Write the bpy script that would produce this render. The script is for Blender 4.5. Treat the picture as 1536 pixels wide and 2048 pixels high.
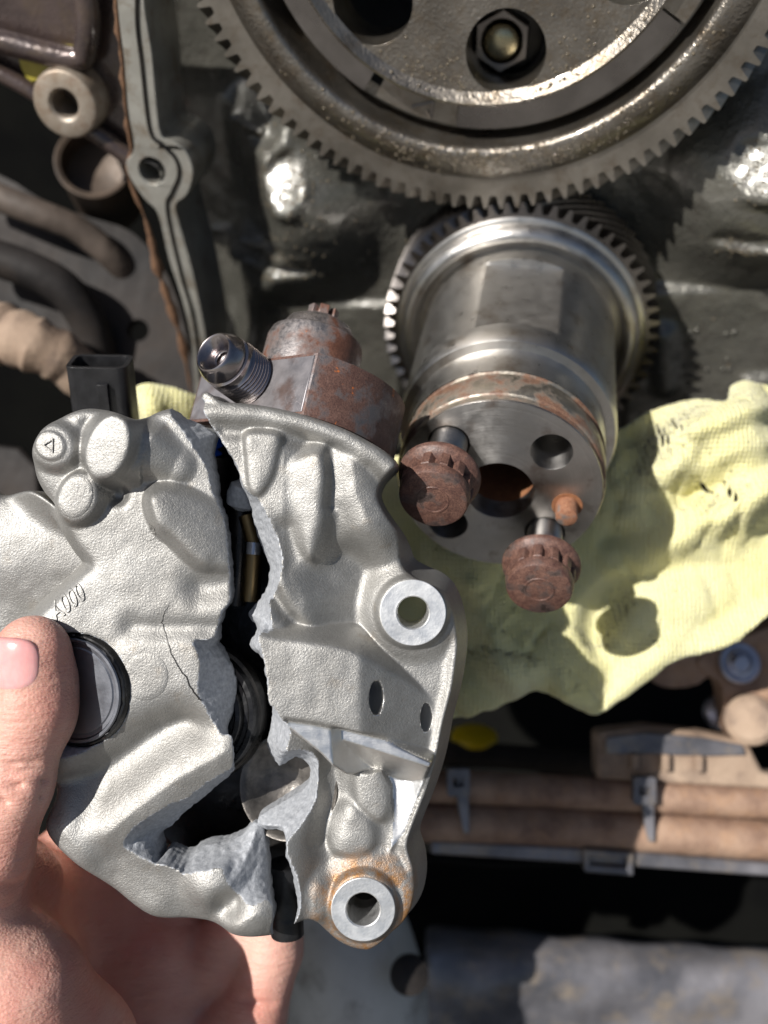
import bpy, bmesh, math, random
import numpy as np
from mathutils import Vector, Matrix
from mathutils.geometry import tessellate_polygon

random.seed(7)
for o in list(bpy.data.objects):
    bpy.data.objects.remove(o)
scene = bpy.context.scene
COL = scene.collection

# ------------------------------------------------------------------ frame
# Work frame in millimetres: x right, y up and z towards the photographer, origin in the middle of the held pump.
PITCH = math.radians(38)          # the photographer looks down on the engine
S, D = 0.14, 280.0                # millimetres per photo pixel at the pump, distance photographer to pump
ROT = Matrix(((1, 0, 0),
              (0, math.sin(PITCH), -math.cos(PITCH)),
              (0, math.cos(PITCH), math.sin(PITCH))))
LIFT = Vector((0, 0, 0.9))


def world(p):
    return ROT @ (Vector(p) * 0.001) + LIFT


def place(o, origin, basis=None):
    B = Matrix(basis).transposed() if basis is not None else Matrix.Identity(3)
    o.matrix_world = Matrix.Translation(world(origin)) @ (ROT @ B).to_4x4()


# ------------------------------------------------------------------ camera, sky, sun
cam_d = bpy.data.cameras.new('camera')
cam = bpy.data.objects.new('camera', cam_d)
COL.objects.link(cam)
cam.matrix_world = Matrix.Translation(world((0, 0, D))) @ ROT.to_4x4()
cam_d.sensor_fit = 'VERTICAL'
cam_d.sensor_height = 36
cam_d.lens = 18 / (1024 * S / D)
cam_d.clip_start = 0.01
cam_d.clip_end = 2000
cam_d.dof.use_dof = True
cam_d.dof.focus_distance = 0.283
cam_d.dof.aperture_fstop = 6.8
scene.camera = cam

SUN_W = Vector((-0.56, 0.31, 0.77)).normalized()      # towards the sun, work frame
sun_dir = ROT @ SUN_W
w = bpy.data.worlds.new('World')
scene.world = w
w.use_nodes = True
nt = w.node_tree
sky = nt.nodes.new('ShaderNodeTexSky')
sky.sky_type = 'NISHITA'
sky.sun_disc = False
sky.sun_elevation = math.asin(sun_dir.z)
sky.sun_rotation = math.atan2(sun_dir.x, sun_dir.y)
sky.dust_density = 2.0
sky.altitude = 200
nt.links.new(sky.outputs[0], nt.nodes['Background'].inputs[0])
nt.nodes['Background'].inputs[1].default_value = 0.052
sun_l = bpy.data.lights.new('sun', 'SUN')
sun_l.energy = 4.9
sun_l.angle = math.radians(0.53)
sun_l.color = (1.0, 0.965, 0.915)
sun = bpy.data.objects.new('sun', sun_l)
COL.objects.link(sun)
sun.rotation_euler = sun_dir.to_track_quat('Z', 'Y').to_euler()
sun.location = (0, 0, 3)

scene.view_settings.view_transform = 'Standard'
scene.view_settings.look = 'None'
scene.view_settings.gamma = 1
scene.view_settings.exposure = 0.28
scene.render.engine = 'CYCLES'
scene.cycles.use_denoising = True
scene.cycles.max_bounces = 8
scene.cycles.sample_clamp_indirect = 6
scene.cycles.caustics_reflective = False
scene.cycles.caustics_refractive = False


# ------------------------------------------------------------------ helpers: points
def P(px, py, z=0.0):
    k = S * (D - z) / D
    return np.array([(px - 768) * k, (1024 - py) * k, z])


FRONT = np.array([37.4, 8.0, -45.0])          # middle of the hub's front face
GEARC = np.array([54.3, 71.2, -123.8])        # middle of the driven gear's front plane
AX = FRONT - GEARC
HUBL = float(np.linalg.norm(AX))
AX = AX / HUBL                                # engine axis, towards the photographer
E1 = np.array([1.0, 0, 0]) - AX[0] * AX
E1 /= np.linalg.norm(E1)
EU = np.cross(AX, E1)


def PE(px, py, t=0.0):
    """point where the sight line of a photo pixel meets the engine plane t mm in front of the gears"""
    o = np.array([0, 0, D])
    d = np.array([(px - 768) * S, (1024 - py) * S, -D])
    return o + d * (((GEARC + t * AX - o) @ AX) / (d @ AX))


def pe2(px, py, t=0.0):
    p = PE(px, py, t) - GEARC
    return float(p @ E1), float(p @ EU)


def EP(p, q, t):
    return GEARC + E1 * p + EU * q + AX * t


ENG = (GEARC, E1, EU, AX)


# ------------------------------------------------------------------ helpers: objects
def tag(o, label=None, category=None, group=None, kind=None):
    if label: o['label'] = label
    if category: o['category'] = category
    if group: o['group'] = group
    if kind: o['kind'] = kind
    return o


def thing(name, origin, label, category, group=None, basis=None):
    o = bpy.data.objects.new(name, None)
    o.empty_display_size = 0.01
    COL.objects.link(o)
    if basis is not None:
        basis = [[float(v) for v in b] for b in basis]; o['_b'] = [v for b in basis for v in b]
    place(o, origin, basis)
    o['_o'] = [float(v) for v in origin]
    return tag(o, label, category, group)


def make(name, V, F, mat, parent=None, smooth=35, origin=None, bevel=0, subsurf=0):
    """V in work-frame millimetres -> one mesh object, child of parent or top-level at origin"""
    V = np.asarray(V, float)
    if parent is not None:
        org = np.array(parent['_o'])
    else:
        org = V.mean(0) if origin is None else np.asarray(origin, float)
    me = bpy.data.meshes.new(name)
    L = (V - org) * 0.001
    bas = parent.get('_b') if parent is not None else None
    if bas is not None: L = L @ np.array(list(bas)).reshape(3, 3).T
    if isinstance(F, np.ndarray):
        n, k = F.shape
        me.vertices.add(len(L)); me.vertices.foreach_set('co', L.astype(np.float32).ravel())
        me.loops.add(n * k); me.loops.foreach_set('vertex_index', F.astype(np.int32).ravel())
        me.polygons.add(n); me.polygons.foreach_set('loop_start', np.arange(0, n * k, k, dtype=np.int32))
        me.update(calc_edges=True)
        me.validate()
    else:
        me.from_pydata(L.tolist(), [], F)
        me.update()
    o = bpy.data.objects.new(name, me)
    COL.objects.link(o)
    if mat is not None:
        me.materials.append(mat)
    o['_o'] = [float(v) for v in org]
    if parent is not None:
        o.parent = parent
        if bas is not None: o['_b'] = list(bas)
    else:
        place(o, org)
    if smooth:
        me.polygons.foreach_set('use_smooth', np.ones(len(me.polygons), bool))
        if smooth < 180:
            me.set_sharp_from_angle(angle=math.radians(smooth))
    if bevel:
        b = o.modifiers.new('bevel', 'BEVEL')
        b.width = bevel * 0.001; b.segments = 2; b.limit_method = 'ANGLE'; b.angle_limit = math.radians(40)
        b.harden_normals = False
    if subsurf:
        m = o.modifiers.new('subsurf', 'SUBSURF'); m.levels = subsurf; m.render_levels = subsurf
    return o


def recalc(o):
    bm = bmesh.new(); bm.from_mesh(o.data)
    bmesh.ops.recalc_face_normals(bm, faces=bm.faces)
    bm.to_mesh(o.data); bm.free()
    return o


def frame(axis, hint=(1, 0, 0)):
    a = np.asarray(axis, float); a = a / np.linalg.norm(a)
    h = np.asarray(hint, float)
    e = h - (h @ a) * a; e /= np.linalg.norm(e)
    return a, e, np.cross(a, e)


class MB:
    def __init__(s): s.V = []; s.F = []

    def add(s, V, F):
        n = len(s.V)
        s.V += [tuple(map(float, v)) for v in V]
        s.F += [[i + n for i in f] for f in F]
        return s

    def lathe(s, prof, org, axis, hint=(1, 0, 0), n=96, cap0=True, cap1=True, wob=None, shape=None):
        a, e, u = frame(axis, hint); org = np.asarray(org, float)
        V = []; F = []
        for k, (t, r) in enumerate(prof):
            for i in range(n):
                q = 2 * math.pi * i / n
                c, d = r * math.cos(q), r * math.sin(q)
                if shape: c, d = shape(k, t, r, c, d)
                dt = wob(k, q) if wob else 0
                V.append(org + a * (t + dt) + e * c + u * d)
        m = len(prof)
        for k in range(m - 1):
            for i in range(n):
                j = (i + 1) % n
                F.append([k * n + i, k * n + j, (k + 1) * n + j, (k + 1) * n + i])
        if cap0: F.append(list(range(n))[::-1])
        if cap1: F.append([(m - 1) * n + i for i in range(n)])
        return s.add(V, F)

    def tube(s, pts, r, n=16, caps=True, hint=(0, 0, 1)):
        pts = [np.asarray(p, float) for p in pts]
        rs = r if hasattr(r, '__len__') else [r] * len(pts)
        V = []; F = []; m = len(pts)
        u = None
        for k in range(m):
            d = pts[min(k + 1, m - 1)] - pts[max(k - 1, 0)]
            d /= np.linalg.norm(d) + 1e-9
            if u is None:
                h = np.asarray(hint, float)
                if abs(h @ d) > .95: h = np.array([0, 1, 0.])
            else: h = u
            u = h - (h @ d) * d; u /= np.linalg.norm(u)
            v = np.cross(d, u)
            for i in range(n):
                q = 2 * math.pi * i / n
                V.append(pts[k] + rs[k] * (math.cos(q) * u + math.sin(q) * v))
        for k in range(m - 1):
            for i in range(n):
                j = (i + 1) % n
                F.append([k * n + i, k * n + j, (k + 1) * n + j, (k + 1) * n + i])
        if caps:
            F.append(list(range(n))[::-1]); F.append([(m - 1) * n + i for i in range(n)])
        return s.add(V, F)

    def plate(s, outer, holes, fr, t0, t1):
        """flat plate with holes: 2-D outlines in the frame (origin, e, u, a), from t0 (back) to t1 (front)"""
        o, e, u, a = [np.asarray(v, float) for v in fr]
        loops = [list(outer)] + [list(h) for h in holes]
        tri = tessellate_polygon([[Vector((p[0], p[1], 0)) for p in l] for l in loops])
        flat = [p for l in loops for p in l]
        n = len(flat)
        V = [o + e * p[0] + u * p[1] + a * t1 for p in flat] + [o + e * p[0] + u * p[1] + a * t0 for p in flat]
        F = []
        for t in tri:
            t = list(t)
            (x0, y0), (x1, y1), (x2, y2) = [flat[i][:2] for i in t]
            if (x1 - x0) * (y2 - y0) - (x2 - x0) * (y1 - y0) < 0: t = t[::-1]
            F.append(t); F.append([i + n for i in t[::-1]])
        b = 0
        for li, l in enumerate(loops):
            m = len(l)
            ar = sum(l[i][0] * l[(i + 1) % m][1] - l[(i + 1) % m][0] * l[i][1] for i in range(m))
            ccw = (ar > 0) == (li == 0)
            for i in range(m):
                j = (i + 1) % m
                q = [b + i, b + i + n, b + j + n, b + j]
                F.append(q if ccw else q[::-1])
            b += m
        return s.add(V, F)

    def box(s, c, ax, half):
        c = np.asarray(c, float); X, Y, Z = [np.asarray(v, float) * h for v, h in zip(ax, half)]
        V = [c + i * X + j * Y + k * Z for i in (-1, 1) for j in (-1, 1) for k in (-1, 1)]
        return s.add(V, [[0, 1, 3, 2], [4, 6, 7, 5], [0, 4, 5, 1], [2, 3, 7, 6], [0, 2, 6, 4], [1, 5, 7, 3]])

    def build(s, name, mat, parent=None, **k):
        o = make(name, s.V, s.F, mat, parent, **k)
        return o


def circle2(c, r, n=40, ry=None):
    return [(c[0] + r * math.cos(2 * math.pi * i / n), c[1] + (ry or r) * math.sin(2 * math.pi * i / n)) for i in range(n)]


XYZ = (np.array([1., 0, 0]), np.array([0, 1., 0]), np.array([0, 0, 1.]))


# ------------------------------------------------------------------ helpers: noise and solid modelling
def vnoise(X, Y, Z=None, scale=1.0, seed=0):
    rng = np.random.RandomState(seed)
    n = 64
    T = rng.rand(n, n, n if Z is not None else 1).astype(np.float32) * 2 - 1
    def prep(A):
        A = np.asarray(A) / scale
        i = np.floor(A).astype(np.int32); f = (A - i).astype(np.float32)
        return i % n, (i + 1) % n, f * f * (3 - 2 * f)
    x0, x1, fx = prep(X); y0, y1, fy = prep(Y)
    if Z is None:
        T = T[:, :, 0]
        return (T[x0, y0] * (1 - fx) + T[x1, y0] * fx) * (1 - fy) + (T[x0, y1] * (1 - fx) + T[x1, y1] * fx) * fy
    z0, z1, fz = prep(Z)
    a = (T[x0, y0, z0] * (1 - fx) + T[x1, y0, z0] * fx) * (1 - fy) + (T[x0, y1, z0] * (1 - fx) + T[x1, y1, z0] * fx) * fy
    b = (T[x0, y0, z1] * (1 - fx) + T[x1, y0, z1] * fx) * (1 - fy) + (T[x0, y1, z1] * (1 - fx) + T[x1, y1, z1] * fx) * fy
    return a * (1 - fz) + b * fz


def smin(a, b, k):
    h = np.clip(.5 + .5 * (b - a) / k, 0, 1)
    return b + (a - b) * h - k * h * (1 - h)


def smax(a, b, k):
    return -smin(-a, -b, k)


def spline(pts, sub=6, closed=True, jag=0, seed=1):
    pts = [np.asarray(p, float) for p in pts]; n = len(pts); out = []
    rng = random.Random(seed)
    for i in range(n if closed else n - 1):
        if closed: p0, p1, p2, p3 = pts[i - 1], pts[i], pts[(i + 1) % n], pts[(i + 2) % n]
        else: p0, p1, p2, p3 = pts[max(i - 1, 0)], pts[i], pts[i + 1], pts[min(i + 2, n - 1)]
        for k in range(sub):
            t = k / sub
            out.append(.5 * (2 * p1 + (p2 - p0) * t + (2 * p0 - 5 * p1 + 4 * p2 - p3) * t * t + (3 * p1 - p0 - 3 * p2 + p3) * t ** 3))
    if not closed: out.append(pts[-1])
    if jag:
        out = [p + np.array([rng.gauss(0, jag), rng.gauss(0, jag)] + [0] * (len(p) - 2)) for p in out]
    return out


def d_poly(X, Y, pts):
    pts = [(float(p[0]), float(p[1])) for p in pts]
    d = np.full(X.shape, 1e9, np.float32); s = np.ones(X.shape, bool)
    n = len(pts)
    for i in range(n):
        ax, ay = pts[i]; bx, by = pts[i - 1]
        ex, ey = bx - ax, by - ay
        wx, wy = X - ax, Y - ay
        t = np.clip((wx * ex + wy * ey) / (ex * ex + ey * ey + 1e-12), 0, 1)
        d = np.minimum(d, (wx - ex * t) ** 2 + (wy - ey * t) ** 2)
        c1 = Y >= ay; c2 = Y < by; c3 = ex * wy > ey * wx
        s ^= (c1 & c2 & c3) | (~c1 & ~c2 & ~c3)
    return np.where(s, 1, -1) * np.sqrt(d)


def d_line(X, Y, pts):
    """distance to a polyline and the fraction along it"""
    best = np.full(X.shape, 1e9, np.float32); al = np.zeros(X.shape, np.float32)
    n = len(pts) - 1
    for i in range(n):
        ax, ay = pts[i][:2]; ex, ey = pts[i + 1][0] - ax, pts[i + 1][1] - ay
        wx, wy = X - ax, Y - ay
        t = np.clip((wx * ex + wy * ey) / (ex * ex + ey * ey + 1e-12), 0, 1)
        d = np.hypot(wx - ex * t, wy - ey * t)
        m = d < best
        best = np.where(m, d, best); al = np.where(m, (i + t) / n, al)
    return best, al


def d_ell(X, Y, c, rx, ry, rot=0):
    q = math.radians(rot); x, y = X - c[0], Y - c[1]
    x, y = x * math.cos(q) + y * math.sin(q), -x * math.sin(q) + y * math.cos(q)
    k0 = np.sqrt((x / rx) ** 2 + (y / ry) ** 2) + 1e-6
    k1 = np.sqrt((x / rx ** 2) ** 2 + (y / ry ** 2) ** 2) + 1e-6
    return k0 * (k0 - 1) / k1


def nets(Fd, org, h):
    """surface nets: the zero level of the field Fd as quads"""
    nx, ny, nz = Fd.shape
    Sg = Fd < 0
    cnt = np.zeros((nx - 1, ny - 1, nz - 1), np.uint8)
    for i in (0, 1):
        for j in (0, 1):
            for k in (0, 1):
                cnt += Sg[i:nx - 1 + i, j:ny - 1 + j, k:nz - 1 + k]
    mask = (cnt > 0) & (cnt < 8)
    ii, jj, kk = np.nonzero(mask)
    idx = np.full(mask.shape, -1, np.int32); idx[mask] = np.arange(len(ii))
    acc = np.zeros((len(ii), 3), np.float32); num = np.zeros(len(ii), np.float32)
    cs = [(i, j, k) for i in (0, 1) for j in (0, 1) for k in (0, 1)]
    for A in cs:
        for ax in range(3):
            if A[ax]: continue
            B = list(A); B[ax] = 1
            fa = Fd[ii + A[0], jj + A[1], kk + A[2]]; fb = Fd[ii + B[0], jj + B[1], kk + B[2]]
            cr = (fa < 0) != (fb < 0)
            t = np.where(cr, fa / np.where(cr, fa - fb, 1), 0)
            for c in range(3):
                acc[:, c] += np.where(cr, A[c] + (t if c == ax else 0), 0)
            num += cr
    V = np.stack([ii, jj, kk], 1) + acc / num[:, None]
    V = V * h + np.asarray(org)
    Q = []
    for ax in range(3):
        sl0 = [slice(None)] * 3; sl1 = [slice(None)] * 3
        sl0[ax] = slice(0, -1); sl1[ax] = slice(1, None)
        a, b = Sg[tuple(sl0)], Sg[tuple(sl1)]
        i, j, k = np.nonzero(a != b)
        c = [i, j, k]; o1, o2 = [x for x in range(3) if x != ax]
        ok = (c[o1] > 0) & (c[o2] > 0) & (c[o1] < Fd.shape[o1] - 1) & (c[o2] < Fd.shape[o2] - 1)
        c = [x[ok] for x in c]; sg = a[tuple(c)]
        def cell(d1, d2):
            q = list(c); q[o1] = q[o1] - d1; q[o2] = q[o2] - d2
            return idx[tuple(q)]
        q = np.stack([cell(1, 1), cell(0, 1), cell(0, 0), cell(1, 0)], 1)
        flip = ~sg if ax != 1 else sg
        q[flip] = q[flip][:, ::-1]
        Q.append(q)
    return V, np.concatenate(Q)


class Grid:
    def __init__(s, lo, hi, h):
        s.lo = np.asarray(lo, float); s.h = h
        n = np.ceil((np.asarray(hi) - s.lo) / h).astype(int) + 1
        s.x, s.y, s.z = [(s.lo[c] + h * np.arange(n[c])).astype(np.float32) for c in range(3)]
        s.X, s.Y = np.meshgrid(s.x, s.y, indexing='ij')
        s.Z = s.z[None, None, :]
        s.X3, s.Y3 = s.X[:, :, None], s.Y[:, :, None]

    def mesh(s, Fd):
        return nets(np.ascontiguousarray(np.broadcast_to(Fd, (len(s.x), len(s.y), len(s.z))), dtype=np.float32), s.lo, s.h)


def used(V, Q):
    u, inv = np.unique(Q, return_inverse=True)
    return V[u], inv.reshape(Q.shape)


def px2(pts, z=0):
    return [P(a, b, z)[:2] for a, b in pts]


# ------------------------------------------------------------------ materials
def lin(c):
    return tuple(((v / 255 / 12.92) if v / 255 <= .04045 else ((v / 255 + .055) / 1.055) ** 2.4) for v in c) + (1,)


def new_mat(name):
    m = bpy.data.materials.new(name); m.use_nodes = True
    nt = m.node_tree
    bs = nt.nodes['Principled BSDF']
    tc = nt.nodes.new('ShaderNodeTexCoord')
    mp = nt.nodes.new('ShaderNodeMapping'); mp.inputs['Scale'].default_value = (1000, 1000, 1000)
    nt.links.new(tc.outputs['Object'], mp.inputs[0])
    return m, nt, bs, mp.outputs[0]


def tex(nt, co, scale, detail=3, kind='noise', rough=.6, stretch=None, loc=None):
    if stretch or loc:
        mp = nt.nodes.new('ShaderNodeMapping')
        if stretch: mp.inputs['Scale'].default_value = stretch
        if loc: mp.inputs['Location'].default_value = loc
        nt.links.new(co, mp.inputs[0]); co = mp.outputs[0]
    if kind == 'voronoi':
        n = nt.nodes.new('ShaderNodeTexVoronoi'); n.inputs['Scale'].default_value = scale
        nt.links.new(co, n.inputs['Vector']); return n.outputs['Distance']
    n = nt.nodes.new('ShaderNodeTexNoise')
    n.inputs['Scale'].default_value = scale; n.inputs['Detail'].default_value = detail; n.inputs['Roughness'].default_value = rough
    nt.links.new(co, n.inputs['Vector'])
    return n.outputs['Fac']


def ramp(nt, f, stops):
    r = nt.nodes.new('ShaderNodeValToRGB')
    el = r.color_ramp.elements
    el[0].position, el[0].color = stops[0]
    el[1].position, el[1].color = stops[-1]
    for p, c in stops[1:-1]:
        e = el.new(p); e.color = c
    nt.links.new(f, r.inputs[0])
    return r.outputs[0]


def mix(nt, f, a, b):
    m = nt.nodes.new('ShaderNodeMix'); m.data_type = 'RGBA'
    for k, v in ((0, f), (6, a), (7, b)):
        if hasattr(v, 'is_linked') or isinstance(v, bpy.types.NodeSocket): nt.links.new(v, m.inputs[k])
        else: m.inputs[k].default_value = v
    return m.outputs[2]


def g(v): return (v, v, v, 1)


def bump(nt, bs, items):
    prev = None
    for f, dist in items:
        b = nt.nodes.new('ShaderNodeBump'); b.inputs['Strength'].default_value = 1
        b.inputs['Distance'].default_value = dist * 0.001
        nt.links.new(f, b.inputs['Height'])
        if prev: nt.links.new(prev, b.inputs['Normal'])
        prev = b.outputs[0]
    nt.links.new(prev, bs.inputs['Normal'])


def simple(name, c1, c2, scale, metal=0, rough=(.4, .6), bumps=(), spec=.5, c3=None, thr=(.35, .65), coat=0, stretch=None):
    """two-tone noise colour, noise roughness, layered bump; scales are per millimetre, bumps (scale, depth mm[, stretch])"""
    m, nt, bs, co = new_mat(name)
    f = tex(nt, co, scale, 5, stretch=stretch)
    c = ramp(nt, f, [(thr[0], c1), (thr[1], c2)])
    if c3:
        f3 = tex(nt, co, scale * 2.7, 7, loc=(31, 17, 5), rough=.72)
        c = mix(nt, ramp(nt, f3, [(.50, g(0)), (.72, g(.8))]), c, c3)
    nt.links.new(c, bs.inputs['Base Color'])
    fr = tex(nt, co, scale * 1.7, 4, loc=(9, 3, 1), stretch=stretch)
    nt.links.new(ramp(nt, fr, [(.3, g(rough[0])), (.7, g(rough[1]))]), bs.inputs['Roughness'])
    bs.inputs['Metallic'].default_value = metal
    bs.inputs['Specular IOR Level'].default_value = spec
    if coat:
        bs.inputs['Coat Weight'].default_value = coat; bs.inputs['Coat Roughness'].default_value = .08
    if bumps:
        bump(nt, bs, [(tex(nt, co, b[0], 2, stretch=b[2] if len(b) > 2 else None, loc=(3 * i, 7, 2)), b[1]) for i, b in enumerate(bumps)])
    return m

# ------------------------------------------------------------------ the materials in use
def cast_material(name, tint=(1, 1, 1), stain=.5, grain=1.0):
    m, nt, bs, co = new_mat(name)
    f = tex(nt, co, .05, 5)
    c = ramp(nt, f, [(.3, (.27 * tint[0], .262 * tint[1], .246 * tint[2], 1)), (.7, (.40 * tint[0], .394 * tint[1], .378 * tint[2], 1))])
    f2 = tex(nt, co, .11, 6, loc=(4, 40, 9))
    c = mix(nt, ramp(nt, f2, [(.6, g(0)), (.78, g(stain))]), c, (.26, .20, .13, 1))
    f3 = tex(nt, co, 1.1, 2, loc=(4, 4, 9))
    c = mix(nt, ramp(nt, f3, [(.3, g(.35)), (.55, g(0))]), c, (.25, .24, .22, 1))
    # orange water stain round the lower bolt ear
    sub = nt.nodes.new('ShaderNodeVectorMath'); sub.operation = 'SUBTRACT'; sub.inputs[1].default_value = (35.6, -83.2, 8)
    nt.links.new(co, sub.inputs[0])
    ln = nt.nodes.new('ShaderNodeVectorMath'); ln.operation = 'LENGTH'; nt.links.new(sub.outputs[0], ln.inputs[0])
    dv = nt.nodes.new('ShaderNodeMath'); dv.operation = 'DIVIDE'; dv.inputs[1].default_value = 24; nt.links.new(ln.outputs['Value'], dv.inputs[0])
    ms = ramp(nt, dv.outputs[0], [(.30, g(.15)), (.46, g(1)), (.58, g(.75)), (.80, g(0))])
    ml = nt.nodes.new('ShaderNodeMath'); ml.operation = 'MULTIPLY'
    nt.links.new(ms, ml.inputs[0])
    nt.links.new(ramp(nt, tex(nt, co, .22, 7, loc=(2, 6, 1), rough=.7), [(.40, g(0)), (.60, g(.9))]), ml.inputs[1])
    c = mix(nt, ml.outputs[0], c, (.40, .19, .055, 1))
    nt.links.new(c, bs.inputs['Base Color'])
    bs.inputs['Metallic'].default_value = .74
    fr = tex(nt, co, 1.6, 3)
    nt.links.new(ramp(nt, fr, [(.3, g(.44)), (.7, g(.62))]), bs.inputs['Roughness'])
    bump(nt, bs, [(tex(nt, co, .5, 2), .06 * grain), (tex(nt, co, 1.7, 2, loc=(5, 1, 2)), .15 * grain), (tex(nt, co, 3.0, 2, loc=(8, 1, 2)), .10 * grain)])
    return m


def fracture_material():
    m, nt, bs, co = new_mat('fractured_aluminium')
    f = tex(nt, co, .9, 5)
    nt.links.new(ramp(nt, f, [(.3, (.30, .315, .34, 1)), (.7, (.50, .515, .54, 1))]), bs.inputs['Base Color'])
    bs.inputs['Metallic'].default_value = .25
    bs.inputs['Roughness'].default_value = .62
    bump(nt, bs, [(tex(nt, co, .5, 3), .12), (tex(nt, co, 2.4, 3, loc=(2, 2, 2)), .16)])
    return m


def rust_material(name, base, alt, orange=.0, metal=0.0, steel=None, steel_amt=.5, scale=.12, rough=(.6, .85)):
    m, nt, bs, co = new_mat(name)
    c = ramp(nt, tex(nt, co, scale * 3, 6), [(.3, base), (.7, alt)])
    c = mix(nt, ramp(nt, tex(nt, co, 2.2, 4, loc=(1, 9, 4)), [(.35, g(.7)), (.6, g(0))]), c, (base[0] * .45, base[1] * .45, base[2] * .5, 1))
    metf = None
    if steel:
        fs = tex(nt, co, scale, 6, loc=(8, 2, 3))
        metf = ramp(nt, fs, [(steel_amt - .06, g(0)), (steel_amt + .06, g(1))])
        c = mix(nt, metf, c, steel)
        nt.links.new(metf, bs.inputs['Metallic'])
    else:
        bs.inputs['Metallic'].default_value = metal
    if orange:
        fo = tex(nt, co, scale * 2.2, 5, loc=(20, 3, 1), rough=.7)
        c = mix(nt, ramp(nt, fo, [(.78 - orange * .15, g(0)), (.81 - orange * .12, g(1))]), c, (.50, .13, .018, 1))
    nt.links.new(c, bs.inputs['Base Color'])
    nt.links.new(ramp(nt, tex(nt, co, .8, 3), [(.3, g(rough[0])), (.7, g(rough[1]))]), bs.inputs['Roughness'])
    bump(nt, bs, [(tex(nt, co, .8, 4), .10), (tex(nt, co, 3.0, 3, loc=(7, 7, 7)), .07)])
    return m


def steel_material(name, base, rough=(.18, .32), brush=None, stain=None, dents=.03):
    m, nt, bs, co = new_mat(name)
    f = tex(nt, co, .06, 6)
    c = ramp(nt, f, [(.3, tuple(v * .72 for v in base[:3]) + (1,)), (.7, base)])
    if stain:
        c = mix(nt, ramp(nt, tex(nt, co, .09, 7, loc=(3, 30, 9)), [(.55, g(0)), (.7, g(.8))]), c, stain)
    nt.links.new(c, bs.inputs['Base Color'])
    bs.inputs['Metallic'].default_value = 1
    nt.links.new(ramp(nt, tex(nt, co, .25, 5, loc=(1, 2, 8)), [(.3, g(rough[0])), (.7, g(rough[1]))]), bs.inputs['Roughness'])
    it = [(tex(nt, co, 1.2, 3), dents)]
    if brush:
        it.append((tex(nt, co, 1.0, 2, stretch=brush), .03))
    bump(nt, bs, it)
    return m


CAST = cast_material('cast_aluminium')
FRACT = fracture_material()
MACH = steel_material('machined_aluminium', (.90, .89, .87, 1), (.30, .44), brush=(.3, 6, .3), dents=.02)
SPOT = steel_material('spot_faced_aluminium', (.90, .90, .89, 1), (.42, .56), dents=.05)
RUSTSPOT = rust_material('orange_stained_aluminium', (.20, .085, .03, 1), (.42, .22, .08, 1), steel=(.50, .46, .40, 1), steel_amt=.46, scale=.16)
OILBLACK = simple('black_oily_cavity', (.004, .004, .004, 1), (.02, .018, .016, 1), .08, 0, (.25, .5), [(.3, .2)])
DARKMETAL = simple('dark_oily_metal', (.02, .019, .018, 1), (.055, .05, .045, 1), .08, .7, (.22, .4), [(.25, .12)])
GLOSSBLACK = simple('glossy_black_steel', (.012, .012, .013, 1), (.05, .05, .05, 1), .1, .6, (.12, .28), [(.12, .3)])
BRASS = steel_material('tan_oiled_brass', (.34, .235, .11, 1), (.3, .5), dents=.03)
BLUE = simple('blue_rubber', (.0, .06, .42, 1), (.0, .09, .55, 1), .2, 0, (.25, .35))
HEADSTEEL = rust_material('rust_speckled_head_steel', (.10, .050, .038, 1), (.19, .105, .08, 1), orange=.8, steel=(.24, .22, .22, 1), steel_amt=.56, scale=.09, rough=(.4, .6))
HEADGREY = steel_material('grey_head_steel', (.36, .34, .35, 1), (.45, .6), stain=(.17, .11, .09, 1), dents=.03)
CAPRUST = rust_material('rusty_valve_steel', (.12, .050, .030, 1), (.22, .10, .065, 1), orange=.75, steel=(.36, .33, .32, 1), steel_amt=.50, scale=.07, rough=(.35, .6))
FITTING = steel_material('dark_fitting_steel', (.42, .38, .38, 1), (.16, .28), dents=.01, stain=(.22, .16, .15, 1))
CAPFACE = steel_material('plug_steel', (.26, .27, .30, 1), (.38, .52), dents=.02)
PLASTIC = simple('black_plastic', (.008, .008, .009, 1), (.018, .018, .02, 1), .2, 0, (.32, .5), [(1.5, .03)])


def sq(d, e=1.0):
    return .5 * (d + np.sqrt(d * d + e * e))


def up(H, d, top, slope, k, e=1.0):
    return smax(H, top - slope * sq(d, e), k)


def down(H, d, bot, slope, k, e=1.0):
    return smin(H, bot + slope * sq(d, e), k)


def dent(H, d, depth, w):
    return H - depth * np.exp(-(np.maximum(d, 0) / w) ** 2)


def tilt(G, c, z0, gx, gy):
    return z0 + gx * (G.X - c[0]) + gy * (G.Y - c[1])


def split_build(G, Fd, classes, names, mats, parent, thing_for_sub=None):
    """mesh a field and hand its faces to the objects named by classes(centres)"""
    V, Q = G.mesh(Fd)
    C = V[Q].mean(1)
    ix = np.clip(np.rint((C - G.lo) / G.h).astype(int), 0, np.array([len(G.x), len(G.y), len(G.z)]) - 1)
    cl = classes(C, (ix[:, 0], ix[:, 1], ix[:, 2]))
    out = []
    for i, (n, m) in enumerate(zip(names, mats)):
        q = Q[cl == i]
        if len(q) == 0: out.append(None); continue
        v, qq = used(V, q)
        par = parent if i == 0 or not out else out[0]
        out.append(make(n, v, qq, m, par, smooth=180))
    return out


# ================================================================== THE BROKEN PUMP
pump = thing('fuel_pump', (-40, -30, -10), 'broken cast aluminium fuel pump held in the hand, its housing split down the middle', 'pump')

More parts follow.
